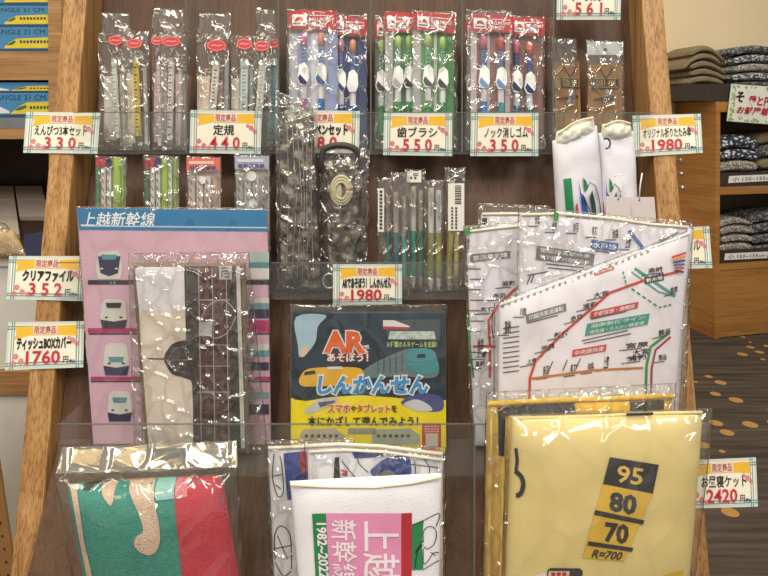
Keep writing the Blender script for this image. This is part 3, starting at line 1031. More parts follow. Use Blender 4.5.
def slim_pack(kind, label, cat, d, x0, x1, yt, strips, head, seed, bits=None):
    fr = T2(d)
    yb = fr.row(x0, Z2 + .0008)
    t = thing(kind, label, cat, fr.pt((x0 + x1) / 2, yb), GS)
    obj('backing_card', slab(fr, rect(x0 + 1, yt + 2, x1 - 1, yb - 1), -.0022, -.0016), M((196, 190, 178), .6, 'card'), t)
    for s in strips:
        cx, r, top, c1, c2, capc = s
        o = obj('pen' if kind == 'slim_pen_set' else 'ruler', rod(fr, [(cx, top + 8), (cx, yb - 2)], r, .0008, n=10, flat=.8 if kind == 'slim_pen_set' else .35), M(c1, .35, 'barrel', coat=.3), t)
        if capc: obj('cap', rod(fr, [(cx, top), (cx, top + 9)], r * 1.05, .0008, n=10), M(capc, .35, 'cap', coat=.3), o)
        if c2:
            m = MB()
            for i in range(9):
                yy = top + 12 + i * 8
                ribbon(fr, [(cx - r * .4, yy), (cx + r * .4, yy + 4)], 1.0, .0008 + fr.m(r) * .9 + .0003, m)
            obj('barrel_print', m, M(c2, .5), o)
    if head:
        hy, c, tx, tc = head
        hd = obj('header_card', slab(fr, rect(x0 + .5, yt + 1, x1 - .5, hy), .0028, .0034), M(c, .5, 'header'), t)
        m = MB()
        dec(fr, rect(x0 + 3, yt + 4, x1 - 6, yt + 7), .0038, m)
        obj('header_stripe', m, M(tc, .5), hd)
        m = MB()
        for i in range(5):
            dec(fr, rect(x0 + 4 + i * 5.4, yt + 9, x0 + 8 + i * 5.4, yt + 12.5), .0038, m)
        obj('header_pattern', m, M((70, 84, 140), .5), hd)
    if bits:
        for cx, cy, r in bits:
            obj('round_cutout', dec(fr, ell(cx, cy, r, r, 18), .0033), WHITE, t)
    film_bag(fr, [(x0 - 1, yt - 1), (x1 + 1, yt), (x1 + 1, yb), (x0 - 1, yb)], t, tf=.0058, tb=.003, amp=.0014, seed=seed)


LIME = (160, 190, 70)
slim_pack('slim_pen_set', 'slim green pen set, outermost above the blue file heading', 'pen set', 0, 96, 126, 157,
          [(98.5, 1.8, 158, (70, 140, 90), None, (200, 50, 70)), (104, 2.2, 159, (226, 222, 212), (150, 80, 90), (196, 50, 80)), (109.5, 2.3, 159, (226, 224, 216), (60, 120, 90), (40, 50, 80)), (117.5, 4, 150, LIME, None, None), (123, 1.5, 156, (140, 176, 80), None, None)], None, 41)
slim_pack('slim_pen_set', 'slim green pen set standing second, between its twin and the red-headed pack', 'pen set', .002, 144, 179, 156,
          [(147.5, 2.0, 160, (60, 120, 80), None, (180, 50, 70)), (153, 2.2, 158, (226, 222, 212), (160, 70, 90), (200, 50, 84)), (158.5, 2.3, 158, (220, 226, 220), (70, 90, 130), (50, 66, 120)), (165, 3.2, 152, LIME, None, None), (170.5, 1.9, 157, (226, 222, 214), (80, 130, 90), (120, 130, 130)), (175.5, 1.7, 152, (150, 180, 76), None, None)], None, 42)
slim_pack('slim_ruler_set', 'slim ruler pack with an orange-red header card', 'ruler set', 0, 187, 221, 157,
          [(192, 3.2, 168, (206, 190, 180), (120, 100, 96), None), (200, 3, 168, (226, 216, 206), (150, 110, 100), None), (208, 3.2, 168, (214, 200, 190), (110, 90, 90), None), (215.5, 2.8, 168, (190, 160, 140), None, None)], (171, (216, 110, 90), '', (240, 190, 170)), 43, [(203, 180, 4)])
slim_pack('slim_ruler_set', 'slim ruler pack with a grey-blue header and round white cutout', 'ruler set', .001, 235, 270, 155,
          [(240, 3, 168, (170, 172, 172), (90, 92, 96), None), (248, 3, 168, (206, 206, 206), (100, 100, 110), None), (256, 3, 168, (188, 188, 190), (96, 96, 100), None), (264, 2.8, 168, (160, 160, 164), (80, 80, 84), None)], (169, (166, 168, 184), '', (206, 208, 220)), 44, [(252, 176, 5), (254, 203, 4.5)])

# two dark pouches in crinkled cellophane
MOTTLE = bpy.data.materials.new('mottled fabric')
MOTTLE.use_nodes = True
nt = MOTTLE.node_tree
b_ = nt.nodes['Principled BSDF']
b_.inputs['Roughness'].default_value = .6
tc_ = nt.nodes.new('ShaderNodeTexCoord')
v_ = nt.nodes.new('ShaderNodeTexNoise')
v_.inputs['Scale'].default_value = 85
v_.inputs['Detail'].default_value = 4
r_ = nt.nodes.new('ShaderNodeValToRGB')
r_.color_ramp.elements[0].position = .42
r_.color_ramp.elements[1].position = .66
r_.color_ramp.elements[0].color = L3((40, 36, 32))
r_.color_ramp.elements[1].color = L3((176, 170, 160))
x_ = r_.color_ramp.elements.new(.53); x_.color = L3((98, 88, 74))
nt.links.new(tc_.outputs['Object'], v_.inputs['Vector'])
nt.links.new(v_.outputs['Fac'], r_.inputs['Fac'])
nt.links.new(r_.outputs['Color'], b_.inputs['Base Color'])
DARKF = M((58, 54, 50), .6, 'dark fabric', noise_amt=.25, nscale=60)
CORD = M((186, 176, 146), .7, 'cream cord', noise_amt=.15, nscale=300)

fr = Fr(0.699, Z2, -.03)
yb = fr.row(290, Z2 + .001)
t = thing('cellophane_pouch', 'tall crinkled cellophane pouch of mottled grey fabric, taller of the dark pair', 'pouch', fr.pt(298, yb), 'dark crinkled pouches')
Sx = Surf(fr, [(279, 116), (313, 108), (321, yb - 2), (281, yb - 2)], .010, 3, .004, 40, 51)
obj('folded_fabric', pillow(Sx, .004, 16, 40), MOTTLE, t, smooth=True)
m = MB()
for i in range(6):
    ribbon(Sx, [(287 + i * 5, 124), (289 + i * 5 + 3 * math.sin(i), 200), (286 + i * 5.5, yb - 12)], .8, .0006, m)
obj('pleat_crease', m, M((150, 146, 138), .5), t)
S = Surf(fr, [(276, 96), (317, 113), (325, yb), (276, yb)], .0145, 3, .004, 60, 52)
obj('bag', pillow(S, .007, 20, 50), FILM2, t, smooth=True)
S = Surf(fr, [(276, 90), (300, 100), (317, 114), (276, 100)], .004, 3, .004, 60, 53)
obj('bag_mouth', pillow(S, .002, 10, 8), FILM2, t, smooth=True)

fr = Fr(0.699, Z2, -.03)
yb = fr.row(340, Z2 + .001)
t = thing('cellophane_pouch', 'shorter crinkled cellophane pouch with a round cream coil inside, beside the taller one', 'pouch', fr.pt(344, yb), 'dark crinkled pouches')
Sx = Surf(fr, [(325, 160), (362, 158), (362, yb - 2), (330, yb - 2)], .010, 3, .003, 40, 55)
obj('folded_fabric', pillow(Sx, .004, 16, 36), MOTTLE, t, smooth=True)
e = ell(340, 152, 17, 7, 12, math.pi, 2 * math.pi + .2)
obj('strap', rod(fr, [(322, 172), (322.5, 160)] + e + [(360, 168)], 3.2, .004, n=10), DARKF, t, smooth=True)
m = MB()
for k, r in enumerate((12.5, 10, 7.5)):
    e = ell(342, 189, r * .8, r * 1.12, 28)
    rod(fr, e + e[:1], 1.5, .0118 + .0006 * k, m, n=8)
c_ = obj('cord_coil', m, CORD, t, smooth=True)
obj('coil_disc', slab(fr, ell(342, 189, 8, 11, 24), .0105, .0122), M((120, 96, 78), .6), c_)
obj('coil_disc', dec(fr, ell(338.5, 190, 4.2, 9, 20), .0128), M((196, 190, 168), .6), c_)
e = ell(330, 278, 6, 7, 20)
obj('metal_ring', rod(fr, e + e[:1], 1.1, .012, n=8), STEEL, t, smooth=True)
S = Surf(fr, [(318, 148), (370, 149), (368, yb), (324, yb)], .0140, 3, .004, 60, 56)
obj('bag', pillow(S, .006, 20, 42), FILM2, t, smooth=True)

# slim pen packets
GN = 'pen packets in the second pocket'
LAB = M((226, 224, 214), .5, 'label', noise_amt=.03)


def pen_packet(label, d, x0, x1, yt, pens, lab, seed, lean=0):
    fr = T2(d)
    yb = fr.row(x0, Z2 + .0008)
    t = thing('pen_packet', label, 'pen packet', fr.pt((x0 + x1) / 2, yb), GN)
    for cx, r, top, cu, cl in pens:
        o = obj('pen', rod(fr, [(cx, top), (cx + lean, yb - 14), (cx + lean, yb - 6), (cx + lean, yb - 2)], [r, r, r * .7, r * .2], .001, n=12), M(cu, .35, 'barrel', coat=.4), t)
        obj('grip', rod(fr, [(cx + lean * .6, yb - 60), (cx + lean, yb - 15)], r * 1.06, .001, n=12), M(cl, .3, 'grip', coat=.5), o)
        obj('clip', rod(fr, [(cx, top + 4), (cx, top + 28)], r * .3, .001 + fr.m(r) * 1.3, n=6), STEEL, o)
    if lab:
        lx0, lx1, ly0, ly1 = lab
        l_ = obj('label', slab(fr, rect(lx0, ly0, lx1, ly1), .0064, .0067), LAB, t)
        m = MB()
        y = ly0 + 2
        rnd = random.Random(seed)
        if lx1 - lx0 > 9:
            while y < ly0 + (ly1 - ly0) * .42:
                hgt = rnd.choice((.6, .9, 1.4))
                dec(fr, rect(lx0 + (lx1 - lx0) * .42, y, lx1 - 3, y + hgt), .0070, m)
                y += hgt + rnd.choice((.6, .9))
            y = ly0 + (ly1 - ly0) * .5
            while y < ly1 - 4:
                dec(fr, rect(lx0 + 3, y, lx0 + 5, y + 2), .0070, m)
                dec(fr, rect(lx0 + 7, y, lx0 + 9, y + 2.4), .0070, m)
                y += 3.2
        else:
            while y < ly1 - 4:
                dec(fr, rect(lx0 + 1.6, y, lx1 - 1.6, y + 2.6), .0070, m)
                y += 3.6
        obj('label_print', m, M((70, 70, 74), .6), l_)
    film_bag(fr, [(x0, yt), (x1, yt), (x1, yb), (x0, yb)], t, tf=.0058, tb=.003, amp=.002, seed=seed, mat=FILM2, freq=70, ny=30)
    return t


pen_packet('slim pen packet with a narrow printed label strip, beside the dark crinkled pouches', .002, 377, 393, 178, [(388, 2.2, 196, (170, 160, 146), (60, 130, 130))], (378, 384, 188, 231), 61)
pen_packet('slim pen packet with a taupe pen and teal grip, second in the bundle', -.004, 390, 410, 172, [(396, 2.6, 192, (176, 166, 150), (50, 110, 116)), (404, 2.2, 196, (150, 140, 126), (70, 150, 150))], None, 62)
pen_packet('slim pen packet with a blank white tab at its top, mid bundle', .003, 404, 426, 169, [(413, 3.0, 186, (196, 190, 176), (40, 130, 110)), (421, 2.4, 190, (170, 162, 148), (50, 120, 90))], (407, 421, 171, 182), 63)
pen_packet('slim pen packet with silver pens and dark grips, beside the barcoded packet', -.005, 424, 444, 180, [(431, 2.8, 188, (206, 202, 192), (130, 140, 60)), (438.5, 2.8, 190, (190, 196, 196), (150, 150, 70))], None, 64)
pen_packet('slim pen packet with a tall barcode label, beside the map cloths', .001, 444, 466, 167, [(452, 2.8, 180, (196, 186, 164), (170, 160, 70)), (459, 2.4, 190, (160, 146, 120), (196, 190, 110))], (447.5, 463.5, 183, 230), 65, -3)

# white umbrella pouches
WCLOTH = M((222, 220, 228), .8, 'white cloth', noise_amt=.02, bump=.15, bscale=900)
CREAM = M((226, 214, 176), .7, 'cream lining', noise_amt=.08)
GRN = M((34, 126, 76), .6, 'green print')
BLUE = M((50, 90, 170), .6, 'blue print')
DGRN = M((40, 80, 62), .6, 'dark green print')
REDP = M((190, 60, 90), .6, 'crimson print')


def umbrella_pouch(label, d, q, seed, strap, tagq):
    fr = Fr(0.700 + d, Z2, -.02)
    yb = fr.row(580, Z2 + .001)
    q = [q[0], q[1], (q[2][0], yb), (q[3][0], yb)]
    t = thing('umbrella_pouch', label, 'umbrella', fr.pt((q[2][0] + q[3][0]) / 2, yb), 'white umbrella pouches')
    S = Surf(fr, q, .012, 3, .0055, 22, seed)
    obj('fabric_pouch', pillow(S, .006, 18, 34), WCLOTH, t, smooth=True)
    P = lambda pts: [bil(q, u, v) for u, v in pts]
    k = .0012
    if seed == 71:
        g = obj('green_stripe', dec(S, P([(.2, .27), (.37, .275), (.40, .62), (.22, .62)]), k), GRN, t)
        obj('lettering', text(S, 'S', P([(.26, .545), (.35, .545), (.35, .58), (.26, .58)]), k + .0006, bold=.02, L=4), WHITE, g)
    x0 = .52 if seed == 71 else .2
    obj('train_print', dec(S, P([(x0, .30), (x0 + .04, .38), (x0 + .12, .42), (x0 + .2, .56), (x0 + .26, .70), (x0 + .05, .70), (x0 + .03, .45)]), k), BLUE, t)
    obj('train_print', dec(S, P([(x0 + .10, .29), (x0 + .17, .32), (x0 + .2, .36), (x0 + .1, .38)]), k + .0004), GRN, t)
    obj('train_print', dec(S, P([(x0 + .22, .42), (x0 + .28, .38), (x0 + .33, .47), (x0 + .34, .56), (x0 + .28, .58), (x0 + .24, .5)]), k + .0004), DGRN, t)
    obj('train_print', dec(S, P([(x0 - .10, .46), (x0 - .05, .44), (x0 + .0, .62), (x0 - .05, .62)]), k), REDP, t)
    m = MB()
    ribbon(S, P([(x0 + .13, .38), (x0 + .24, .33), (x0 + .36, .36), (x0 + .42, .46), (x0 + .43, .62)]), .8, k + .0008, m)
    ribbon(S, P([(x0 + .08, .40), (x0 + .2, .5), (x0 + .3, .62)]), .8, k + .0008, m)
    obj('outline_print', m, INK, t)
    # gathered mouth
    m = MB()
    (ax, ay), (bx, by) = q[0], q[1]
    S2 = Surf(fr, [(ax + 4, ay - 9), (bx - 4, by - 9), (bx - 1, by + 8), (ax + 2, ay + 8)], .009, 2, .005, 170, seed + 3)
    g = obj('gathered_mouth', pillow(S2, .007, 24, 8), M((222, 220, 206), .6, 'lining', bump=.3), t, smooth=True)
    arc = [(ax + 5 + (bx - ax - 10) * i / 14, ay - 7.0 + (by - ay) * i / 14 - 4 * math.sin(math.pi * i / 14)) for i in range(15)]
    obj('cord', rod(fr, arc, 1.1, .005, n=8), CREAM, g, smooth=True)
    if strap:
        e = ell(strap[0], strap[1], 4, 5, 14, -2.2, 2.0)
        obj('loop', rod(fr, e, .8, .013, n=8), INK, t, smooth=True)
    if tagq:
        hg = obj('hang_tag', slab(fr.at(-.016), tagq, 0, .0006), M((214, 204, 200), .7, 'tag card', noise_amt=.02), t)
        tx = (tagq[0][0] + tagq[1][0]) / 2
        obj('eyelet', dec(fr.at(-.016), ell(tx, tagq[0][1] + 3, .9, .9, 12), .001), INK, hg)
        obj('tag_string', rod(fr.at(-.016), [(tx, tagq[0][1] + 3), (tx + 1, tagq[0][1] - 12), (tx + 3, tagq[0][1] - 24)] if seed == 72 else [(tx, tagq[0][1] + 3), (tx + 6, tagq[0][1] - 12), (tx + 2, tagq[0][1] - 22), (tx - 4, tagq[0][1] - 20)], .7, .0006, n=6), WHITE, hg, smooth=True)
    return t


umbrella_pouch('white umbrella pouch with a green stripe, in front of its twin', -.003, [(552, 141), (597, 125), (609, 213), (560, 213)], 71, None, [(606, 196), (630, 198), (630, 224), (606, 224)])
umbrella_pouch('white umbrella pouch with a black loop, partly hidden behind the striped one', .005, [(598, 133), (634, 131), (640, 213), (598, 213)], 72, (602, 143), [(624, 197), (654, 197), (656, 222), (625, 222)])

# ------------------------------------------------------------------ third pocket: clear file
fr = Fr(0.664, Z3, .02)
yb = fr.row(100, Z3 + .0008)
q = [(77, 208), (267, 210), (271, yb), (93, yb)]
t = thing('clear_file', 'pink clear file with a blue heading and a column of bullet-train fronts', 'file', fr.pt(180, yb))
P = lambda pts: [bil(q, u, v) for u, v in pts]
PINKF = M((218, 178, 196), .45, 'pink sheet', noise_amt=.02)
BLUEF = M((28, 124, 178), .45, 'blue band', noise_amt=.02)
MAG = M((186, 50, 112), .5, 'magenta band')
CHAR = M((56, 52, 62), .5, 'charcoal')
obj('sheet', slab(fr, q, -.0008, 0), PINKF, t)
h_ = obj('heading_band', dec(fr, P([(0, 0), (1, 0), (1, .092), (.005, .092)]), .0003), BLUEF, t)
obj('heading_line', dec(fr, P([(0.02, .072), (1, .072), (1, .078), (.02, .078)]), .0006), M((190, 216, 232), .5), h_)
obj('lettering', text(fr, '上越新幹線', [(84, 212), (156, 212), (154, 226.5), (81, 226.5)], .0006, bold=.04), M((244, 248, 252), .5), h_)


def rowline(y0, y1, m, col, x0=86, x1=270):
    obj('row_band', dec(fr, [(x0, y0), (x1, y0), (x1, y1), (x0, y1)], .0004), col, t)


rowline(280, 284.5, None, CHAR, 88); rowline(328, 332.5, None, MAG, 88); rowline(333, 334.5, None, CHAR, 89)
rowline(376.5, 380, None, MAG, 91); rowline(380.5, 382, None, CHAR, 91)
obj('row_mark', text(fr, 'とき', (110, 281, 116, 284), .0007), M((200, 200, 200), .5), t)
NAVY = M((46, 44, 84), .4, 'navy livery', coat=.3)
IVORY = M((220, 218, 210), .4, 'ivory livery', coat=.3)
GLS = M((90, 150, 160), .3, 'windscreen teal', coat=.4)


def train_front(cx, y0, y1, wd, top, low, style):
    o = obj('train_picture', dec(fr, [(cx - wd * .42, y0 + 3), (cx - wd * .3, y0), (cx + wd * .3, y0), (cx + wd * .42, y0 + 3), (cx + wd * .5, y0 + (y1 - y0) * .6), (cx + wd * .42, y1), (cx - wd * .42, y1), (cx - wd * .5, y0 + (y1 - y0) * .6)], .0006), top, t)
    yl = y0 + (y1 - y0) * (.70 if style != 0 else .25)
    if style == 0:
        obj('livery', dec(fr, [(cx - wd * .42, y0 + 5), (cx + wd * .42, y0 + 5), (cx + wd * .32, y1 - 6), (cx, y1 - 3), (cx - wd * .32, y1 - 6)], .0009), low, o)
    else:
        obj('livery', dec(fr, [(cx - wd * .49, yl), (cx, yl + 2), (cx + wd * .49, yl), (cx + wd * .42, y1), (cx - wd * .42, y1)], .0009), low, o)
    wy = y0 + (y1 - y0) * ((.12, .12, .42, .2)[style])
    obj('windscreen', dec(fr, [(cx - wd * .3, wy), (cx + wd * .3, wy), (cx + wd * .24, wy + 5), (cx - wd * .24, wy + 5)], .0012), GLS if style != 1 else CHAR, o)
    m = MB()
    for s in (-1, 1):
        dec(fr, ell(cx + s * wd * .27, y0 + (y1 - y0) * .62, 1.6, .9, 10), .0012, m)
    obj('lamp_print', m, CHAR if style else IVORY, o)


train_front(109.5, 251, 279, 27, IVORY, NAVY, 0)
train_front(114, 299, 328, 27, IVORY, CHAR, 1)
train_front(116.5, 343, 375, 26, IVORY, NAVY, 2)
train_front(120, 391, 421, 25, IVORY, NAVY, 3)
for y0, y1, c in ((252, 262, (170, 190, 186)), (262, 268, (90, 140, 150)), (268, 279, (214, 212, 206)), (298, 303, (216, 214, 206)), (304, 309, (120, 160, 160)), (309, 318, (60, 56, 80)), (320, 328, (186, 60, 116)), (344, 350, (220, 216, 212)), (350, 356, (100, 160, 168)), (362, 370, (60, 60, 76)), (392, 398, (120, 166, 170)), (404, 414, (60, 58, 90))):
    obj('train_side_picture', dec(fr, [(249, y0), (269, y0), (269, y1), (249, y1)], .0007), M(c, .45), t)
S = Surf(fr, [(76, 206.5), (268.5, 208), (272, yb), (92, yb)], .0022, 10, .0006, 12, 81)
obj('bag', pillow(S, .0018, 20, 30), FILM3, t, smooth=True)

# tissue box cover printed with a brick station building
fr = Fr(0.648, Z3, .01)
yb = fr.row(180, Z3 + .0012)
q = [(132, 263), (246, 263), (250, yb), (146, yb)]
t = thing('tissue_box_cover', 'bagged tissue box cover with a sideways picture of a domed brick building', 'tissue box cover', fr.pt(195, yb))
TAUPE = M((128, 108, 88), .6, 'taupe border', noise_amt=.1)
SKY1 = M((232, 228, 234), .5, 'pale sky print', noise_amt=.05, nscale=14)
SKY2 = M((236, 220, 206), .5, 'peach sky print', noise_amt=.05, nscale=14)
BRK = M((98, 66, 62), .55, 'brick print', noise_amt=.35, nscale=150)
DRK = M((64, 54, 54), .5, 'roof print', noise_amt=.3, nscale=90)
TRIMP = M((176, 160, 158), .5, 'stone trim print')
S = Surf(fr, q, .006, 8, .002, 14, 82)
obj('cover', pillow(S, .011, 22, 34), TAUPE, t, smooth=True)
k = .0012
face = [(136, 267), (240, 267), (243, yb - 4), (149, yb - 4)]
o = obj('picture', dec(S, [(135, 270), (138, 267), (185, 267), (186, 340), (141, 345), (139, 310)], k), SKY1, t)
obj('picture_sky', dec(S, [(139, 310), (186, 310), (190, 345), (195, yb - 4), (149, yb - 4), (141, 345)], k + .0003), SKY2, t)
bld = obj('building_print', dec(S, [(184, 266), (241, 266), (245, yb - 4), (193, yb - 4), (193, 385), (189, 378), (190, 345), (186, 342)], k + .0006), DRK, t)
obj('brick_print', dec(S, [(197, 268), (228, 268), (231, yb - 6), (200, yb - 6)], k + .0009), BRK, bld)
dome = smooth([(164, 358), (168, 349), (174, 343), (186, 340), (193, 341), (193, 377), (182, 377), (172, 374), (167, 367)])
dm = obj('dome_print', dec(S, dome, k + .0008), DRK, bld)
m = MB()
ribbon(S, [(147, 358.5), (158, 359), (165, 359)], 1.2, k + .0010, m)
obj('spire_print', m, DRK, dm)
m = MB()
ribbon(S, [(168, 360), (174, 349), (186, 346)], .8, k + .0012, m)
ribbon(S, [(168, 361), (175, 370), (186, 373)], .8, k + .0012, m)
ribbon(S, [(170, 360), (190, 360)], .8, k + .0012, m)
obj('dome_rib_print', m, M((130, 110, 104), .5), dm)
m = MB()
rnd = random.Random(5)
for j in range(11):
    y = 274 + j * 15
    for i in range(4):
        x = 201 + i * 7.2 + (y - 270) * .012
        dec(S, rect(x, y, x + 3.6, y + 2.2), k + .0012, m)
        dec(S, rect(x, y + 5, x + 3.6, y + 9.5), k + .0012, m)
obj('window_print', m, M((58, 46, 50), .4), bld)
m = MB()
for x in (198.5, 212, 226):
    ribbon(S, [(x, 268), (x + 3, yb - 6)], .9, k + .0014, m)
for y in (300, 345, 366, 392):
    ribbon(S, [(198, y), (230, y)], 1.0, k + .0014, m)
ribbon(S, smooth([(200, 322), (208, 306), (224, 300), (236, 312)], False), 1.2, k + .0015, m)
ribbon(S, smooth([(200, 326), (214, 338), (228, 332), (236, 316)], False), 1.2, k + .0015, m)
obj('stone_trim_print', m, TRIMP, bld)
obj('stone_trim_print', dec(S, rect(199, 322, 212, 336), k + .0017), M((190, 188, 190), .5), bld)
lg = obj('corner_label', dec(S, rect(219, 266, 232, 279.5), k + .0018), M((186, 182, 178), .5), t)
m = MB()
ribbon(S, [(221, 268.5), (225, 267.5), (229, 268.5)], .9, k + .0022, m)
ribbon(S, [(222, 271), (229, 271)], .9, k + .0022, m)
ribbon(S, [(222, 271), (222, 277)], .9, k + .0022, m)
ribbon(S, [(224, 274), (229, 273), (229, 277), (224, 277)], .9, k + .0022, m)
obj('label_mark', m, INK, lg)
obj('side_band', dec(S, [(236, 266), (240, 266), (245, yb - 4), (241, yb - 4)], k + .0014), M((206, 200, 198), .5), t)
S = Surf(fr, [(128, 253), (249, 252), (268, yb), (134, yb)], .011, 6, .0032, 34, 83)
obj('bag', pillow(S, .0125, 26, 40), FILM2, t, smooth=True)

# ------------------------------------------------------------------ picture book
fr = Fr(0.646, Z3, .01)
yb = fr.row(370, Z3 + .0012)
q = [(292, 313), (445, 313), (446, yb), (291, yb)]
t = thing('picture_book', 'dark teal and yellow children book about trains in a clear bag', 'book', fr.pt(369, yb))
TEALB = M((14, 46, 62), .4, 'dark teal cover', noise_amt=.2, nscale=20, coat=.4)
obj('cover', slab(fr, q, -.006, 0), TEALB, t, bevel=.0006)
YB = M((255, 232, 20), .45, 'yellow cover', noise_amt=.02, coat=.3)
obj('yellow_field', dec(fr, [(292, 399), (306, 401), (330, 397), (360, 395), (400, 398), (430, 402), (446, 400), (446, yb), (291, yb)], .0003), YB, t)
obj('yellow_field', dec(fr, [(291, 398), (294, 398), (294, yb), (291, yb)], .0004), YB, t)
obj('pale_print', dec(fr, smooth([(296, 317), (326, 315), (318, 326), (316, 340), (310, 350), (300, 357), (298, 345)]), .0004), M((170, 200, 216), .4, 'pale blue print', noise_amt=.1), t)  # pale shapes belonging to the cover print
obj('pale_print', dec(fr, smooth([(300, 352), (306, 345), (309, 350), (303, 357)]), .0006), M((230, 196, 170), .4), t)
# inset photograph
ph = obj('inset_photo', dec(fr, [(383, 320), (440, 319), (440, 341), (388, 339)], .0005), M((70, 84, 84), .4), t)
obj('inset_train', dec(fr, [(383, 320), (394, 320), (410, 326), (409, 328), (383, 328)], .0007), M((226, 222, 220), .4), ph)
obj('inset_stripe', dec(fr, [(383, 326), (410, 327), (408, 329), (383, 329)], .0009), M((180, 60, 80), .5), ph)
obj('inset_frame', dec(fr, [(390, 331), (434, 331), (436, 339), (388, 339)], .0007), M((190, 206, 196), .4, noise_amt=.3, nscale=200), ph)
# trains
yt_ = obj('yellow_train', dec(fr, smooth([(299, 380), (304, 371), (312, 368), (330, 367), (360, 368), (362, 379), (345, 385), (318, 386), (303, 386)]), .0006), M((236, 182, 40), .35, 'yellow train print', coat=.3), t)
obj('train_windscreen', dec(fr, [(305, 371.5), (315, 370), (316, 373.5), (304, 375)], .0009), M((40, 50, 60), .3), yt_)
obj('train_roof', dec(fr, [(327, 366.5), (342, 366), (343, 369), (328, 369)], .0009), M((226, 224, 216), .4), yt_)
tt = obj('teal_train', dec(fr, smooth([(364, 370), (376, 362), (398, 352), (412, 348), (432, 350), (437, 358), (439, 372), (430, 378), (400, 376), (364, 378)]), .0005), M((106, 128, 134), .35, 'grey train print', coat=.3), t)
obj('train_nose', dec(fr, smooth([(410, 349), (431, 349), (436, 358), (438, 370), (424, 374), (412, 370), (406, 362)]), .0008), M((70, 150, 156), .3, 'teal train print', coat=.4), tt)
obj('train_windscreen', dec(fr, [(417, 354), (425, 353.5), (426, 357), (417, 358)], .0011), M((20, 34, 44), .3), tt)
m = MB()
for i in range(5):
    ribbon(fr, [(378 + i * 6, 360 - i * 2.3), (378 + i * 6, 372)], .7, .0009, m)
obj('train_pillar_print', m, M((60, 76, 84), .4), tt)
wt = obj('white_train', dec(fr, smooth([(304, 412), (312, 404), (322, 398), (338, 398), (335, 403), (322, 409), (312, 413)]), .0006), M((206, 206, 206), .4), t)
obj('train_stripe', dec(fr, [(318, 402), (336, 400), (333, 403), (320, 407)], .0009), M((90, 96, 120), .4), wt)
bt = obj('blue_train', dec(fr, smooth([(401, 402), (412, 395), (426, 393), (440, 396), (444, 404), (440, 411), (424, 411), (408, 407)]), .0006), M((74, 80, 140), .4), t)
obj('train_nose', dec(fr, smooth([(404, 403), (416, 399), (428, 404), (432, 410), (420, 411), (408, 407)]), .0009), M((210, 212, 220), .4), bt)
for x0_, x1_, c in ((300, 345, (190, 180, 160)), (372, 420, (170, 176, 160))):
    o = obj('silver_train', dec(fr, [(x0_, 434), (x0_ + 4, 429), (x1_ - 10, 428), (x1_, 435), (x1_, 444), (x0_, 445)], .0006), M(c, .4), t)
    m = MB()
    for i in range(6):
        dec(fr, rect(x0_ + 5 + i * 6, 434, x0_ + 8 + i * 6, 437), .0009, m)
    obj('window_print', m, M((60, 70, 70), .4), o)
obj('name_plate_print', dec(fr, rect(348, 428, 376, 434), .0006), M((150, 150, 146), .4), t)
# lettering
OUTW = M((240, 240, 236), .45, 'white outline')
ORG = M((232, 104, 40), .45, 'orange ink', coat=.2)
o = obj('title_lettering', text(fr, 'AR', (326, 332, 363, 351), .0008, bold=.04, grow=.05), OUTW, t)
obj('title_lettering', text(fr, 'AR', (326, 332, 363, 351), .0011, bold=.05), ORG, o)
def two(s, q_, c1, c2, g=.05, b=.02, h=.0009, **k):
    o = obj('lettering', text(fr, s, q_, h, bold=b, grow=g, **k), c1, t)
    obj('lettering', text(fr, s, q_, h + .0003, bold=b, **k), c2, o)
two('で', (363.5, 345, 369, 352), M((190, 60, 50), .5), OUTW)
two('あそぼう！', (327.5, 353, 368, 361), M((200, 60, 44), .5), OUTW, .07)
two('８種類のＡＲゲームを収録！', (387, 341, 437, 347), M((40, 90, 70), .5), M((206, 226, 140), .5), .05, .03)
SKYB = M((60, 150, 214), .4, 'sky blue ink', coat=.2)
two('しんかんせん', [(320, 376), (428, 376), (427, 393), (318, 393)], OUTW, SKYB, .07, .045, .0012)
two('スマホ', (328, 404, 350, 412), OUTW, M((216, 66, 40), .5), .05, .03)
obj('lettering', text(fr, 'や', (351, 405.5, 356, 411.5), .001, bold=.03), INK, t)
two('タブレット', (357, 404, 390, 412), OUTW, M((216, 66, 40), .5), .05, .03)
obj('lettering', text(fr, 'を', (391.5, 405, 397, 411.5), .001, bold=.03), INK, t)
obj('lettering', text(fr, '本にかざして遊んでみよう！', (308, 416, 418, 425.5), .001, bold=.09), M((40, 40, 30), .5), t)
rb = obj('red_panel', dec(fr, rect(422, 423, 441, 450), .0006), M((198, 60, 50), .5), t)
obj('blank_panel', dec(fr, rect(425.5, 433, 438, 447), .0009), M((206, 200, 186), .5), rb)
m = MB()
for y in (425.5, 428, 430.5):
    for i in range(5): dec(fr, rect(424.5 + i * 3, y, 426.7 + i * 3, y + 1.2), .0009, m)
obj('caption_pattern', m, M((240, 200, 190), .5), rb)
S = Surf(fr, [(289, 304), (447, 304), (448, yb), (288, yb)], .0042, 8, .0014, 20, 84)
obj('bag', pillow(S, .008, 24, 30), FILM3, t, smooth=True)

# ------------------------------------------------------------------ map cloths
def cloth_mat(name, rgb, rough=.85, bump=.25, bscale=1400, amt=.03):
    return M(rgb, rough, name, bump=bump, bscale=bscale, noise_amt=amt)


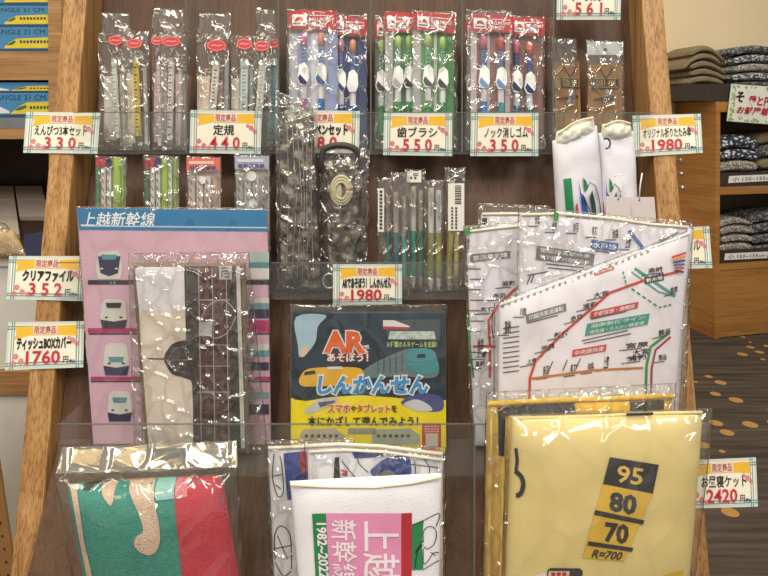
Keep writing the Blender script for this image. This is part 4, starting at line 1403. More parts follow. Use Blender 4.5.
MAPC = cloth_mat('white map cloth', (244, 240, 248))
HEM = cloth_mat('cream hem', (228, 218, 198))
GREY = M((128, 126, 128), .6, 'grey ink')
REDR = M((206, 70, 62), .6, 'red route ink')
TEALR = M((70, 160, 146), .6, 'teal route ink')
GRNR = M((70, 150, 80), .6, 'green route ink')
ORGR = M((196, 120, 60), .6, 'orange route ink')
BLUR = M((70, 110, 180), .6, 'blue route ink')
MAGR = M((176, 60, 90), .6, 'crimson route ink')
STN = ('大宮', '浦和', '赤羽', '新宿', '池袋', '上野', '高崎', '川越', '熊谷', '宮原')


def zc(x, y): return (450 + x * .3264, 190 + y * .3264)


def Z(pts): return [zc(x, y) for x, y in pts]


def route(S, pts, wd, mat, par, h=.0006, name='route_line'):
    o = obj(name, ribbon(S, Z(pts), wd, h), mat, par)
    return o


def box_label(S, q, mat, s, par, h=.0007, lines=1):
    q = Z(q)
    o = obj('line_label', dec(S, q, h, L=5), mat, par)
    m = MB()
    n = len(s)
    for i, l in enumerate(s):
        text(S, l, [bil(q, u, (v + i) / n) for u, v in ((.07, .2), (.93, .2), (.93, .85), (.07, .85))], h + .0003, m, bold=.03, L=4)
    obj('lettering', m, WHITE, o)


def stations(S, spots, par, h=.0007):
    m = MB()
    for i, (x, y, w_, hh_, sl) in enumerate(spots):
        px, py = zc(x, y)
        text(S, STN[i % len(STN)], [(px, py), (px + w_, py - sl), (px + w_, py + hh_ - sl), (px, py + hh_)], h, m, bold=.06, L=4)
    obj('station_lettering', m, INK, par)
    m = MB()
    for i, (x, y, w_, hh_, sl) in enumerate(spots):
        px, py = zc(x, y)
        dec(S, [(px - 7, py + hh_ + 1.2 + sl * .3), (px + w_ * .7, py + hh_ + 1.2 - sl), (px + w_ * .7, py + hh_ + 2.2 - sl), (px - 7, py + hh_ + 2.2 + sl * .3)], h, m)
    obj('caption_pattern', m, M((90, 86, 90), .6), par)


def yfl(fr, x): return fr.row(x, Z3 + .0012)


# cloth deepest in the corner
fr = Fr(.668, Z3, .0)
t = thing('map_cloth', 'folded white railway map cloth deepest of the three, only its top hem showing', 'towel', fr.pt(520, yfl(fr, 520)), 'railway map cloths')
yb = yfl(fr, 500)
S = Surf(fr, [(481, 214), (548, 216), (548, yb), (481, yb)], .002, 8, .0006, 20, 90)
obj('cloth', pillow(S, .0012, 12, 20), MAPC, t, smooth=True)
obj('hem', rod(fr, [(482, 214), (515, 213.5), (547, 216)], 1.6, .0005, n=8), HEM, t, smooth=True)
m = MB()
dec(S, [(463 + 19, 218), (487, 218), (487, 226), (482, 226)], .0006, m)
obj('corner_print', m, INK, t)
S2 = Surf(fr, [(478, 203), (550, 206), (550, yb), (479, yb)], .0030, 6, .0012, 50, 91)
obj('bag', pillow(S2, .0018, 18, 24), FILM2, t, smooth=True)

# cloth beside the acrylic divider
fr = Fr(.660, Z3, .0)
yb = yfl(fr, 480)
t = thing('map_cloth', 'folded white railway map cloth standing behind, with one grey line label', 'towel', fr.pt(505, yb), 'railway map cloths')
S = Surf(fr, [(466, 231), (548, 223), (548, yb), (474, yb)], .0030, 8, .0012, 16, 92)
obj('cloth', pillow(S, .0015, 18, 30), MAPC, t, smooth=True)
obj('hem', rod(fr, [(467, 231.5), (500, 227.5), (546, 223)], 1.5, .0015, n=8), HEM, t, smooth=True)
obj('green_tab', slab(fr, [(464.5, 228), (469, 226.5), (470, 233), (465, 235)], .0036, .0042), GRNR, t)
box_label(S, [(62, 197), (184, 186), (185, 208), (62, 222)], GREY, ('京浜東北線',), t)
stations(S, [(44, 148, 5, 11, 0), (160, 280, 12, 5, 1), (132, 318, 12, 5, 1), (96, 360, 13, 5, 1), (84, 455, 6, 12, 0), (78, 495, 12, 6, 0), (78, 525, 9, 6, 1)], t)
route(S, [(215, 290), (150, 350), (118, 400), (122, 470), (122, 575)], 2.6, REDR, t)
route(S, [(62, 480), (120, 478), (140, 482)], 2.4, REDR, t)
route(S, [(52, 380), (60, 470), (72, 575)], 2.0, GRNR, t, .0005)
route(S, [(130, 375), (128, 420), (135, 470)], 1.0, INK, t, .0008)
m = MB()
for i in range(7):
    x, y = zc(70 + (i % 2) * 10, 240 + i * 32)
    dec(S, rect(x - 6, y, x + 8, y + 1), .0007, m)
obj('caption_pattern', m, M((90, 86, 90), .6), t)
S2 = Surf(fr, [(463, 226), (549, 219), (549, yb), (470, yb)], .0042, 6, .0016, 50, 93)
obj('bag', pillow(S2, .0022, 20, 34), FILM2, t, smooth=True)

# large map cloth: back leaf, folded round at its edge into the front leaf
fr = Fr(.640, Z3, .0)
yb = yfl(fr, 560)
t = thing('map_cloth', 'large white railway map cloth folded open toward the front, with coloured routes', 'towel', fr.pt(590, yb), 'railway map cloths')
S = Surf(fr, [(520, 214), (689, 226), (676, yb), (514, yb)], .0035, 8, .0014, 14, 94)
bl = obj('back_leaf', pillow(S, .002, 24, 34), MAPC, t, smooth=True)
obj('hem', rod(fr, [(521, 214.5), (560, 213.5), (610, 218), (650, 224), (688, 227)], 1.5, .0015, n=8), HEM, bl, smooth=True)
obj('green_tab', slab(fr, [(553, 211.5), (557.5, 212), (557, 220), (552.5, 220)], .0040, .0046), GRNR, bl)
box_label(S, [(266, 170), (444, 196), (438, 232), (262, 214)], GREY, ('常磐線各駅停車', '地下鉄千代田線直通'), bl)
box_label(S, [(434, 152), (516, 163), (514, 190), (430, 180)], BLUR, ('水戸線',), bl)
route(S, [(548, 124), (606, 196)], 3.6, BLUR, bl)
stations(S, [(260, 78, 5, 9, 0), (312, 100, 5, 8, 0), (378, 100, 5, 9, 0), (436, 112, 5, 9, 0), (497, 120, 6, 9, 0), (537, 150, 6, 9, 0), (640, 150, 22, 6, 3), (598, 205, 8, 6, 2)], bl)
m = MB()
for x0_, y0_, x1_, y1_ in ((295, 226, 410, 238), (300, 238, 400, 248), (446, 186, 488, 192), (236, 262, 300, 250), (620, 168, 700, 130), (236, 290, 246, 262), (248, 285, 258, 258)):
    ribbon(S, Z([(x0_, y0_), (x1_, y1_)]), 1.1, .0007, m)
obj('caption_pattern', m, M((80, 76, 80), .6), bl)
fr2 = Fr(.6235, Z3, .0, .07, .118)
yb2 = yfl(fr2, 560)
q2 = [(499, 304), (690, 232), (670, yfl(fr2, 670)), (497, yfl(fr2, 497))]
S3 = Surf(fr2, q2, .006, 7, .0016, 12, 95)
fl_ = obj('front_leaf', pillow(S3, .003, 30, 30), MAPC, t, smooth=True)
obj('hem', rod(fr2, [(499, 305), (520, 298), (560, 283), (620, 259), (660, 244), (689, 233)], 1.3, .0012, n=8), cloth_mat('white hem', (224, 216, 214)), fl_, smooth=True)
C = [fr.pt(686, 227, .004), fr.pt(689, 229, .002) + Vector((.0015, -.002, 0)), fr2.pt(690, 233, -.001) + Vector((.0015, .001, 0)), fr2.pt(688, 236, .002)]
m = MB()
n_ = 10
for j in range(n_ + 1):
    f = j / n_
    dz = f * .13
    for c in C: m.v.append(c + Vector((-.014 * f, 0, -dz)))
for j in range(n_):
    for i in range(3): m.f.append((j * 4 + i, j * 4 + i + 1, j * 4 + i + 5, j * 4 + i + 4))
obj('fold', m, MAPC, t, smooth=True)
route(S3, [(243, 640), (245, 575), (262, 525), (345, 440), (490, 315), (600, 275), (700, 250)], 2.6, REDR, fl_)
route(S3, [(250, 578), (440, 552), (592, 545)], 2.2, ORGR, fl_, .0008)
route(S3, [(600, 640), (602, 540), (615, 480), (672, 438)], 2.6, GRNR, fl_)
route(S3, [(616, 640), (618, 545), (630, 490), (676, 450)], 2.2, MAGR, fl_)
route(S3, [(566, 240), (690, 325)], 2.8, TEALR, fl_)
route(S3, [(556, 250), (640, 312), (690, 326)], 1.4, TEALR, fl_)
m = MB()
pts = [(530, 250), (540, 290), (590, 325), (640, 360), (684, 350)]
for i in range(4):
    for k in range(3):
        a = ((pts[i][0] * (3 - k) + pts[i + 1][0] * k) / 3, (pts[i][1] * (3 - k) + pts[i + 1][1] * k) / 3)
        b = ((pts[i][0] * (2.4 - k) + pts[i + 1][0] * (k + .6)) / 3, (pts[i][1] * (2.4 - k) + pts[i + 1][1] * (k + .6)) / 3)
        ribbon(S3, Z([a, b]), 1.5, .0007, m)
obj('dashed_line', m, GRNR, fl_)
for i, c in enumerate(((206, 70, 62), (226, 150, 60), (100, 70, 110), (70, 110, 170), (190, 80, 70), (110, 60, 60))):
    route(S3, [(680 + i * 2, 206 + i * 8), (724 - i * 1.5, 178 + i * 12 + 14)], 1.9, M(c, .6, 'route ink'), fl_, .0024, 'route_line')
box_label(S3, [(232, 382), (355, 347), (357, 370), (234, 405)], GREY, ('川越線直通運転',), fl_)
box_label(S3, [(432, 373), (578, 342), (575, 362), (428, 394)], REDR, ('宇都宮線・高崎線',), fl_)
box_label(S3, [(420, 410), (612, 378), (606, 412), (413, 448)], TEALR, ('湘南新宿ライン', '埼京線・りんかい線直通'), fl_)
box_label(S3, [(376, 490), (480, 473), (477, 494), (374, 512)], REDR, ('中央線快速',), fl_)
box_label(S3, [(440, 252), (500, 232), (504, 242), (444, 262)], REDR, ('中央線',), fl_)
box_label(S3, [(596, 268), (654, 258), (656, 276), (598, 288)], M((60, 56, 60), .6), ('新木場',), fl_)
stations(S3, [(440, 316, 15, 5, 3), (408, 350, 13, 5, 3), (370, 388, 11, 5, 3), (320, 438, 14, 5, 3), (280, 478, 13, 5, 3), (236, 520, 10, 5, 2), (608, 240, 14, 5, 2), (618, 256, 12, 5, 2), (640, 430, 12, 6, 3), (540, 470, 22, 5, 2), (560, 490, 16, 6, 2), (545, 510, 18, 5, 2), (285, 540, 6, 11, 1), (370, 535, 6, 10, 1), (422, 530, 6, 9, 1), (470, 512, 6, 12, 1), (168, 400, 6, 13, 0), (215, 360, 6, 8, 0), (640, 505, 8, 6, 1), (676, 300, 7, 6, 2)], fl_)
m = MB()
for i in range(10):
    ribbon(S3, Z([(162, 425 + i * 15), (212, 418 + i * 15)]), 1.1, .0007, m)
for a, b in (((404, 462), (545, 430)), ((410, 470), (555, 440)), ((236, 408), (330, 384)), ((300, 560), (315, 525)), ((345, 555), (360, 520)), ((386, 548), (400, 515)), ((432, 396), (540, 372))):
    ribbon(S3, Z([a, b]), 1.0, .0007, m)
obj('caption_pattern', m, M((84, 80, 84), .6), fl_)
m = MB()
for i in range(24):
    x = 502 + i * 6.3
    y = 303 - (x - 499) * .375
    dec(S3, [(x, y + 3), (x + 2.4, y + 2), (x + 2, y + 5), (x - .4, y + 5.5)], .0008, m)
obj('hem_print', m, GREY, fl_)
S4 = Surf(fr, [(518, 206), (693, 222), (684, yb), (512, yb)], .0052, 6, .0018, 50, 96)
obj('bag', pillow(S4, .003, 24, 36), FILM2, t, smooth=True)
S5 = Surf(fr2, [(494, 303), (694, 228), (680, yfl(fr2, 680)), (493, yfl(fr2, 493))], .0080, 6, .0014, 26, 97)
obj('bag_front', pillow(S5, .004, 24, 30), FILM3, t, smooth=True)

# ------------------------------------------------------------------ bottom pocket
TEALT = M((58, 148, 134), .95, 'teal terry', noise_amt=.12, nscale=260, bump=.8, bscale=900)
REDT = M((196, 58, 74), .95, 'red terry', noise_amt=.12, nscale=260, bump=.8, bscale=900)
BEIT = M((220, 192, 170), .95, 'beige terry', noise_amt=.1, nscale=260, bump=.8, bscale=900)
AQUA = M((150, 200, 196), .95, 'aqua terry', noise_amt=.1, nscale=260, bump=.8, bscale=900)
PINKT = M((224, 130, 140), .95, 'pink terry', noise_amt=.1, nscale=260, bump=.8, bscale=900)
DARKT = M((60, 70, 60), .95, 'dark terry', noise_amt=.15, nscale=260, bump=.8, bscale=900)


def yf4(fr, x): return fr.row(x, Z4 + .0012)


fr = Fr(.572, Z4, .03)
yb = yf4(fr, 150)
t = thing('towel_pack', 'folded teal and red terry towel in a clear bag with a glossy flap', 'towel', fr.pt(150, yb), None)
q = [(68, 484), (222, 475), (246, yb), (94, yb)]
S = Surf(fr, q, .020, 5, .003, 10, 101)
tw = obj('towel', pillow(S, .018, 30, 34), TEALT, t, smooth=True)
k = .0010
obj('red_panel', dec(S, [(173, 478), (219, 476), (226, 500), (240, 580), (243, yb - 6), (190, yb - 4), (182, 576), (176, 520)], k), REDT, tw)
obj('beige_figure', dec(S, smooth([(124, 484), (133, 480), (144, 480), (151, 486), (155, 505), (160, 533), (158, 548), (151, 555), (141, 553), (134, 545), (136, 537), (143, 531), (139, 515), (132, 500)]), k), BEIT, tw)
obj('beige_figure', dec(S, smooth([(97, 487), (108, 484), (113, 494), (111, 506), (103, 498)]), k), BEIT, tw)
obj('aqua_patch', dec(S, [(152, 481), (172, 479), (174, 499), (156, 501)], k + .0003), AQUA, tw)
obj('pink_patch', dec(S, [(173, 479), (186, 478), (187, 497), (175, 499)], k + .0003), PINKT, tw)
obj('edge_band', dec(S, [(70, 487), (76, 487), (84, 540), (100, yb - 8), (94, yb - 6), (80, 540)], k), BEIT, tw)
obj('dark_figure', dec(S, smooth([(82, 486), (104, 482), (104, 488), (84, 492)]), k + .0004), DARKT, tw)
qb = [(56, 474), (237, 467), (250, yb), (84, yb)]
S2 = Surf(fr, qb, .0260, 5, .0034, 20, 102)
obj('bag', pillow(S2, .0195, 30, 36), FILM3, t, smooth=True)
frh = Fr(.5665, zrow(470, .5665), .75)
S3 = Surf(frh, [(62, 447), (237, 440), (238, 468), (55, 475)], .0012, 6, .0035, 26, 103)
obj('bag_flap', pillow(S3, .0008, 40, 10), film('flap film', haze=.06, rough=.10, gain=2.0, base=.06, bump=.3, bscale=30, tint=(.98, .96, .90)), t, smooth=True)  # yellow tint puts a golden lamp reflection into the clear film's colour

TOWC = cloth_mat('white towelling', (238, 238, 242), bump=.35, bscale=1000)
PINKP = M((224, 146, 184), .8, 'pink print', bump=.2, bscale=1000)
GRNP = M((44, 132, 78), .8, 'green print')
REDD = M((178, 46, 54), .8, 'red print')
NAVP = M((40, 66, 140), .8, 'navy print')


def yz6(x, y): return (240 + x * .3385, 400 + y * .3385)


def Q(pts): return [yz6(x, y) for x, y in pts]


# towel at the back
fr = Fr(.597, Z4, .0)
yb = yf4(fr, 300)
t = thing('hand_towel', 'folded white towel with red and blue edge prints, behind the two others', 'towel', fr.pt(300, yb), 'white hand towels')
S = Surf(fr, [(268, 446), (352, 444), (352, yb), (275, yb)], .005, 6, .0018, 16, 111)
obj('towel', pillow(S, .004, 20, 34), TOWC, t, smooth=True)
obj('hem', rod(fr, [(269, 446.5), (300, 445), (350, 445)], 1.6, .003, n=8), HEM, t, smooth=True)
obj('blue_print', dec(S, Q([(128, 158), (178, 152), (178, 190), (206, 200), (206, 290), (140, 295)]), .0008), NAVP, t)
obj('red_print', dec(S, Q([(178, 152), (206, 150), (206, 215), (184, 225), (176, 190)]), .001), REDD, t)
m = MB()
for pts in ([(100, 160), (96, 230), (112, 285), (128, 270), (124, 200), (118, 165)], [(98, 225), (126, 220)], [(104, 250), (120, 262)], [(104, 470), (102, 400), (120, 372), (148, 400), (152, 500)], [(100, 440), (150, 430)], [(104, 480), (128, 520), (150, 505)], [(110, 400), (140, 470)]):
    ribbon(S, smooth(Q(pts), False), .9, .0009, m, L=2)
obj('line_drawing', m, INK, t)
S2 = Surf(fr, [(265, 440), (354, 438), (354, yb), (272, yb)], .0068, 6, .0016, 40, 112)
obj('bag', pillow(S2, .0048, 18, 34), FILM2, t, smooth=True)
# towel in the middle
fr = Fr(.584, Z4, .0)
yb = yf4(fr, 370)
t = thing('hand_towel', 'folded white towel with blue train prints, standing in the middle of three', 'towel', fr.pt(370, yb), 'white hand towels')
S = Surf(fr, [(307, 444), (443, 453), (443, yb), (312, yb)], .004, 6, .002, 16, 113)
obj('towel', pillow(S, .003, 24, 34), TOWC, t, smooth=True)
obj('hem', rod(fr, [(308, 445), (340, 443), (380, 445), (442, 453)], 1.8, .002, n=8), HEM, t, smooth=True)
obj('hem', rod(fr, [(310, 450), (345, 448), (384, 450), (442, 458)], 1.4, .0035, n=8), HEM, t, smooth=True)
obj('blue_print', dec(S, smooth(Q([(385, 215), (405, 190), (440, 170), (498, 166), (500, 240), (430, 240)])), .0008), NAVP, t)
obj('blue_print', dec(S, Q([(330, 152), (420, 152), (425, 168), (338, 172)]), .0008), NAVP, t)
obj('grey_print', dec(S, Q([(380, 232), (420, 212), (440, 205), (480, 230), (478, 245), (380, 244)]), .0012), M((130, 122, 124), .8), t)
obj('black_print', dec(S, Q([(280, 170), (292, 168), (296, 232), (276, 232)]), .0008), INK, t)
obj('red_print', dec(S, Q([(300, 205), (318, 210), (316, 226), (302, 222)]), .0008), REDD, t)
obj('green_print', dec(S, Q([(506, 225), (540, 222), (540, 240), (506, 242)]), .0008), GRNP, t)
m = MB()
for pts in ([(345, 150), (350, 185), (380, 215)], [(300, 180), (345, 235)], [(540, 170), (560, 200), (555, 230)], [(505, 190), (590, 200)], [(515, 180), (520, 220)]):
    ribbon(S, smooth(Q(pts), False), .9, .0010, m, L=2)
obj('line_drawing', m, INK, t)
S2 = Surf(fr, [(304, 440), (446, 447), (446, yb), (309, yb)], .0058, 6, .0018, 44, 114)
obj('bag', pillow(S2, .0038, 22, 34), FILM2, t, smooth=True)
# towel in front
fr = Fr(.564, Z4, .02)
yb = yf4(fr, 370)
t = thing('hand_towel', 'folded white towel with pink and green printed panel, in front of the two others', 'towel', fr.pt(370, yb), 'white hand towels')
q = [(290, 481), (442, 473), (439, yb), (302, yb)]
S = Surf(fr, q, .008, 6, .0015, 8, 115)
obj('towel', pillow(S, .008, 28, 34), TOWC, t, smooth=True)
obj('hem', rod(fr, [(291, 481.5), (330, 483.5), (375, 484), (410, 480), (441, 473.5)], 1.5, .0055, n=8), HEM, t, smooth=True)
def R_(pts): return [(290 + x / 4.8, 480 + y / 4.8) for x, y in pts]
g = obj('green_panel', dec(S, R_([(106, 162), (173, 160), (192, 560), (128, 560)]), .0008), GRNP, t)
pk = obj('pink_panel', dec(S, R_([(173, 160), (536, 160), (536, 560), (192, 560)]), .0008), PINKP, t)
obj('red_panel', dec(S, R_([(534, 160), (585, 158), (583, 560), (534, 560)]), .0009), REDD, t)
TWHT = M((238, 228, 234), .8, 'white print')
def tall(s, x0, y0, x1, y1, sk, b):
    # lettering turned a quarter clockwise: its top lies to the high-x side
    return text(S, s, R_([(x1, y0), (x1 + sk, y1), (x0 + sk, y1), (x0, y0)]), .0013, bold=b, L=5)
obj('lettering', tall('1982~2022', 128, 208, 172, 470, 14, .03), TWHT, g)
obj('lettering', tall('上越', 350, 200, 522, 500, 4, .035), TWHT, pk)
obj('lettering', tall('新幹線', 198, 192, 318, 500, 6, .03), TWHT, pk)
obj('green_panel', dec(S, R_([(585, 215), (642, 192), (632, 300), (640, 430), (586, 432)]), .0008), GRNP, t)
m = MB()
for pts in ([(590, 215), (650, 190), (712, 160), (718, 180), (700, 225)], [(640, 300), (640, 250), (660, 226), (690, 228), (704, 260), (690, 310), (660, 330), (642, 320)], [(640, 330), (640, 400), (660, 392), (690, 350), (716, 350)], [(640, 430), (690, 400), (718, 385)], [(600, 350), (640, 290)], [(600, 420), (612, 340), (640, 310)], [(676, 346), (700, 364)]):
    ribbon(S, smooth(R_(pts), False), .8, .0014, m, L=2)
obj('line_drawing', m, INK, t)

# yellow nap blankets
YELC = M((228, 208, 140), .9, 'pale yellow cotton', noise_amt=.03, bump=.3, bscale=1300)
YELD = M((226, 184, 62), .9, 'deep yellow cotton', noise_amt=.04, bump=.3, bscale=1300)
BLK = M((46, 48, 52), .85, 'black print', noise_amt=.1)
def q7(x, y): return (470 + x * .388, 370 + y * .388)
def K(pts): return [q7(x, y) for x, y in pts]
fr = Fr(.590, Z4, .0)
yb = yf4(fr, 580)
t = thing('blanket_pack', 'folded yellow blanket with black bands in a clear bag, behind its twin', 'blanket', fr.pt(580, yb), 'yellow nap blankets')
S = Surf(fr, [(487, 403), (672, 395), (664, yb), (483, yb)], .012, 6, .0014, 10, 121, fun=lambda u, v: .0024 * math.sin(u * 95) * (1 if u < .25 else 0))
bk = obj('blanket', pillow(S, .008, 90, 30, ease=.1), M((222, 188, 104), .9, 'yellow cotton', noise_amt=.03, bump=.3, bscale=1300), t, smooth=True)
obj('hem', rod(fr, [(488, 402), (540, 399), (600, 397), (671, 394)], 2.6, .004, n=10), YELD, t, smooth=True)
obj('black_band', dec(S, K([(72, 98), (272, 84), (272, 112), (92, 118), (88, 222), (74, 222)]), .0010), BLK, bk)
obj('black_band', dec(S, K([(412, 84), (500, 76), (500, 104), (412, 108)]), .0010), BLK, bk)
obj('black_band', dec(S, K([(250, 74), (400, 62), (400, 70), (250, 82)]), .0024), BLK, bk)
obj('yellow_band', dec(S, K([(272, 84), (412, 82), (412, 108), (272, 112)]), .0012), YELD, bk)
m = MB()
S2 = Surf(fr, [(486, 392), (676, 383), (666, yb), (480, yb)], .0142, 6, .0022, 36, 122)
obj('bag', pillow(S2, .0095, 28, 36), FILM2, t, smooth=True)

fr = Fr(.556, Z4, .02)
yb = yf4(fr, 600)
t = thing('blanket_pack', 'folded pale yellow blanket printed with stacked speed numbers, frontmost in a clear bag', 'blanket', fr.pt(600, yb), 'yellow nap blankets')
q = [(512, 417), (703, 411), (684, yb), (503, yb)]
S = Surf(fr, q, .016, 4, .0030, 10, 123)
bk = obj('blanket', pillow(S, .012, 30, 34), YELC, t, smooth=True)
obj('hem', rod(fr, [(514, 417), (560, 417), (620, 414), (670, 412), (701, 411.5)], 1.7, .002, n=10), YELC, t, smooth=True)
obj('hem_mark', rod(fr, [(624, 411.5), (650, 410.5)], 1.2, .006, n=8), BLK, t, smooth=True)
def B_(pts): return [(500 + x * .3056, 400 + y * .3056) for x, y in pts]
yp = obj('speed_panel', dec(S, B_([(337, 275), (500, 307), (405, 527), (270, 517)]), .0010), YELD, bk)
bp_ = obj('speed_panel', dec(S, B_([(360, 187), (520, 212), (500, 307), (337, 275)]), .0011), BLK, bk)
obj('lettering', text(S, '95', B_([(388, 214), (470, 226), (462, 279), (382, 267)]), .0016, bold=.02, L=5), M((222, 186, 90), .8), bp_)
obj('lettering', text(S, '80', B_([(364, 302), (448, 316), (440, 374), (360, 360)]), .0016, bold=.04, L=5), BLK, yp)
obj('lettering', text(S, '70', B_([(348, 402), (422, 412), (414, 470), (344, 460)]), .0016, bold=.04, L=5), BLK, yp)
obj('speed_bar', dec(S, B_([(312, 360), (473, 394), (468, 408), (308, 376)]), .0015), BLK, yp)
obj('speed_bar', dec(S, B_([(290, 462), (437, 484), (432, 497), (286, 476)]), .0015), BLK, yp)
obj('lettering', text(S, 'R=700', B_([(308, 490), (402, 499), (396, 524), (302, 515)]), .0016, bold=.03, slant=.2, L=5), BLK, yp)
m = MB()
ribbon(S, B_([(52, 158), (56, 200), (52, 232)]), 3.4, .0012, m)
ribbon(S, smooth(B_([(50, 232), (70, 252), (76, 280), (66, 308), (52, 312)]), False), 4.6, .0012, m)
obj('edge_lettering', m, BLK, bk)
lg = obj('corner_logo', dec(S, B_([(156, 556), (166, 550), (262, 551), (271, 560), (268, 600), (150, 600)]), .0012), BLK, bk)
obj('logo_panel', dec(S, B_([(160, 560), (228, 560), (222, 600), (154, 600)]), .0015), M((224, 196, 160), .8), lg)
m = MB()
for i in range(3):
    dec(S, B_(rect(168 + i * 18, 564, 181 + i * 18, 576)), .0018, m)
obj('logo_print', m, REDD, lg)
obj('white_figure', dec(S, smooth(B_([(96, 582), (130, 570), (152, 568), (146, 600), (96, 600)])), .0012), M((226, 220, 220), .8), bk)
obj('deep_yellow_corner', dec(S, B_([(470, 600), (560, 566), (602, 556), (596, 640), (470, 640)]), .0010), YELD, bk)
qb = [(507, 414), (713, 408), (686, yb), (499, yb)]
S2 = Surf(fr, qb, .0225, 5, .0030, 16, 124)
obj('bag', pillow(S2, .0135, 32, 40), FILM3, t, smooth=True)

# ------------------------------------------------------------------ behind: shelf with train boxes beside the rack
YS = 1.15
fr = Fr(YS, 0, 0)
def Xp(px, Y=YS): return fr.pt(px, 158).x
def Zp(py): return fr.pt(384, py).z
ws = thing('wall_shelf', 'wooden shelf unit with white lower panels, seen past the oak post', 'shelf', (Xp(0), YS + .15, 0))
XE = Xp(-150)
obj('side_panel', box((Xp(50), YS - .004, 0), (Xp(63), YS + .32, 1.35)), SHELFWOOD, ws)
obj('side_panel', box((XE - .02, YS - .004, 0), (XE - .0005, YS + .32, 1.35)), SHELFWOOD, ws)
XI = Xp(50) - .0005
obj('back_board', box((XE, YS + .30, Zp(262)), (XI, YS + .31, 1.35)), M((70, 54, 40), .6, 'dark back'), ws)
obj('shelf_board', box((XE, YS - .002, Zp(80)), (XI, YS + .2995, Zp(51.5))), SHELFWOOD, ws)
obj('shelf_board', box((XE, YS - .002, Zp(139)), (XI, YS + .2995, Zp(128))), SHELFWOOD, ws)
obj('grey_ledge', box((XE, YS - .001, Zp(128) + .0002), (XI, YS + .2, Zp(117.5))), M((120, 124, 130), .5, 'grey ledge'), ws)
obj('shelf_board', box((XE, YS - .002, Zp(266)), (XI, YS + .2995, Zp(258))), M((232, 226, 212), .5, 'white board'), ws)
WPAN = M((222, 220, 212), .5, 'white panel', noise_amt=.02)
obj('lower_panel', box((XE, YS + .004, Zp(370)), (XI, YS + .012, Zp(266.5))), WPAN, ws)
obj('rail', box((XE, YS - .004, Zp(394)), (XI, YS + .02, Zp(370.5))), SHELFWOOD, ws)
obj('lower_panel', box((XE, YS + .004, .02), (XI, YS + .012, Zp(394.5))), WPAN, ws)
BOXB = M((66, 132, 178), .45, 'blue carton', noise_amt=.04, coat=.2)
BOXT = M((120, 170, 200), .45, 'pale blue print')
TRY = M((224, 200, 50), .4, 'yellow train print')
DKB = M((40, 70, 96), .5, 'dark blue print')


def train_box(y0, y1, label, xr, white=False):
    z0, z1 = Zp(y1), Zp(y0)
    t = thing('train_box', label, 'box', (Xp(-30), YS + .06, z0), 'blue train boxes on the shelf')
    obj('carton', box((Xp(-110), YS + .004, z0), (Xp(xr), YS + .12, z1)), BOXB, t, bevel=.001)
    f2 = Fr(YS + .004, 0, 0)
    P = lambda pts: [(x, y0 + y * (y1 - y0)) for x, y in pts]
    if y1 - y0 > 14:
        obj('lettering', text(f2, 'PENCIL & RING ANGLE 21 CM', P([(-60, .10), (xr - 6, .10), (xr - 6, .30), (-60, .30)]), .0004), DKB, t)
    tr = obj('train_picture', dec(f2, P([(5, .80), (10, .62), (17, .48), (xr + .2, .42), (xr + .2, .86), (4, .88)] if not white else [(12, .8), (20, .55), (27, .40), (xr + .2, .36), (xr + .2, .84), (11, .87)]), .0004), TRY, t)
    m = MB()
    x = 20 if not white else 30
    while x < xr - 3:
        dec(f2, P([(x, .55), (x + 2.2, .55), (x + 2.2, .66), (x, .66)]), .0008, m)
        x += 3.4
    obj('window_print', m, DKB, tr)
    obj('train_nose', dec(f2, P([(7, .74), (11, .62), (15, .55), (16, .62), (12, .74)] if not white else [(15, .72), (20, .58), (26, .5), (27, .6), (20, .72)]), .0008), M((70, 110, 60), .4), tr)
    obj('base_stripe', dec(f2, P([(-100, .90), (xr, .90), (xr, .97), (-100, .97)]), .0005), DKB, t)
    if white:
        obj('white_train', dec(f2, P([(-30, .4), (-4, .5), (9, .74), (10, .84), (-30, .86)]), .0004), M((220, 220, 224), .4), t)
    return t


train_box(27, 51.3, 'blue box with a yellow train, resting on the upper shelf board', 51)
train_box(5.5, 26.8, 'blue box with a yellow train, stacked second on the upper shelf board', 50)
train_box(-18, 5.2, 'blue box at the top picture edge, third of the upper stack', 48)
train_box(92.5, 117.2, 'blue box with yellow and white trains, resting on the grey ledge', 51.5, True)
train_box(82, 92.2, 'thin blue box lying on top of the one on the grey ledge', 52, True)

# things on the white board below
GBX = M((186, 176, 162), .6, 'grey carton', noise_amt=.05)
wb = Zp(258)
fb = Fr(YS + .06, wb - H + .035, 1.6)
obj_t = thing('display_tray', 'dark slanted tray carrying flat grey boxes beside the oak post', 'tray', (Xp(10), YS + .1, wb))
m = MB()
v0 = Vector((XE + .01, YS + .035, wb + .0005)); v1 = Vector((XI - .005, YS + .035, wb + .0005))
m.add([v0, v1, (XI - .005, YS + .27, wb + .0005), (XE + .01, YS + .27, wb + .0005),
       (XE + .01, YS + .035, wb + .018), (XI - .005, YS + .035, wb + .018), (XI - .005, YS + .27, wb + .108), (XE + .01, YS + .27, wb + .108)],
      [(0, 1, 2, 3), (4, 5, 6, 7), (0, 1, 5, 4), (1, 2, 6, 5), (2, 3, 7, 6), (3, 0, 4, 7)])
obj('wedge', m, M((58, 44, 34), .6, 'dark tray'), obj_t)
sl = Vector((0, .235, .09)).normalized()
nn_ = Vector((0, -.09, .235)).normalized()
rt = Vector((1, 0, 0))
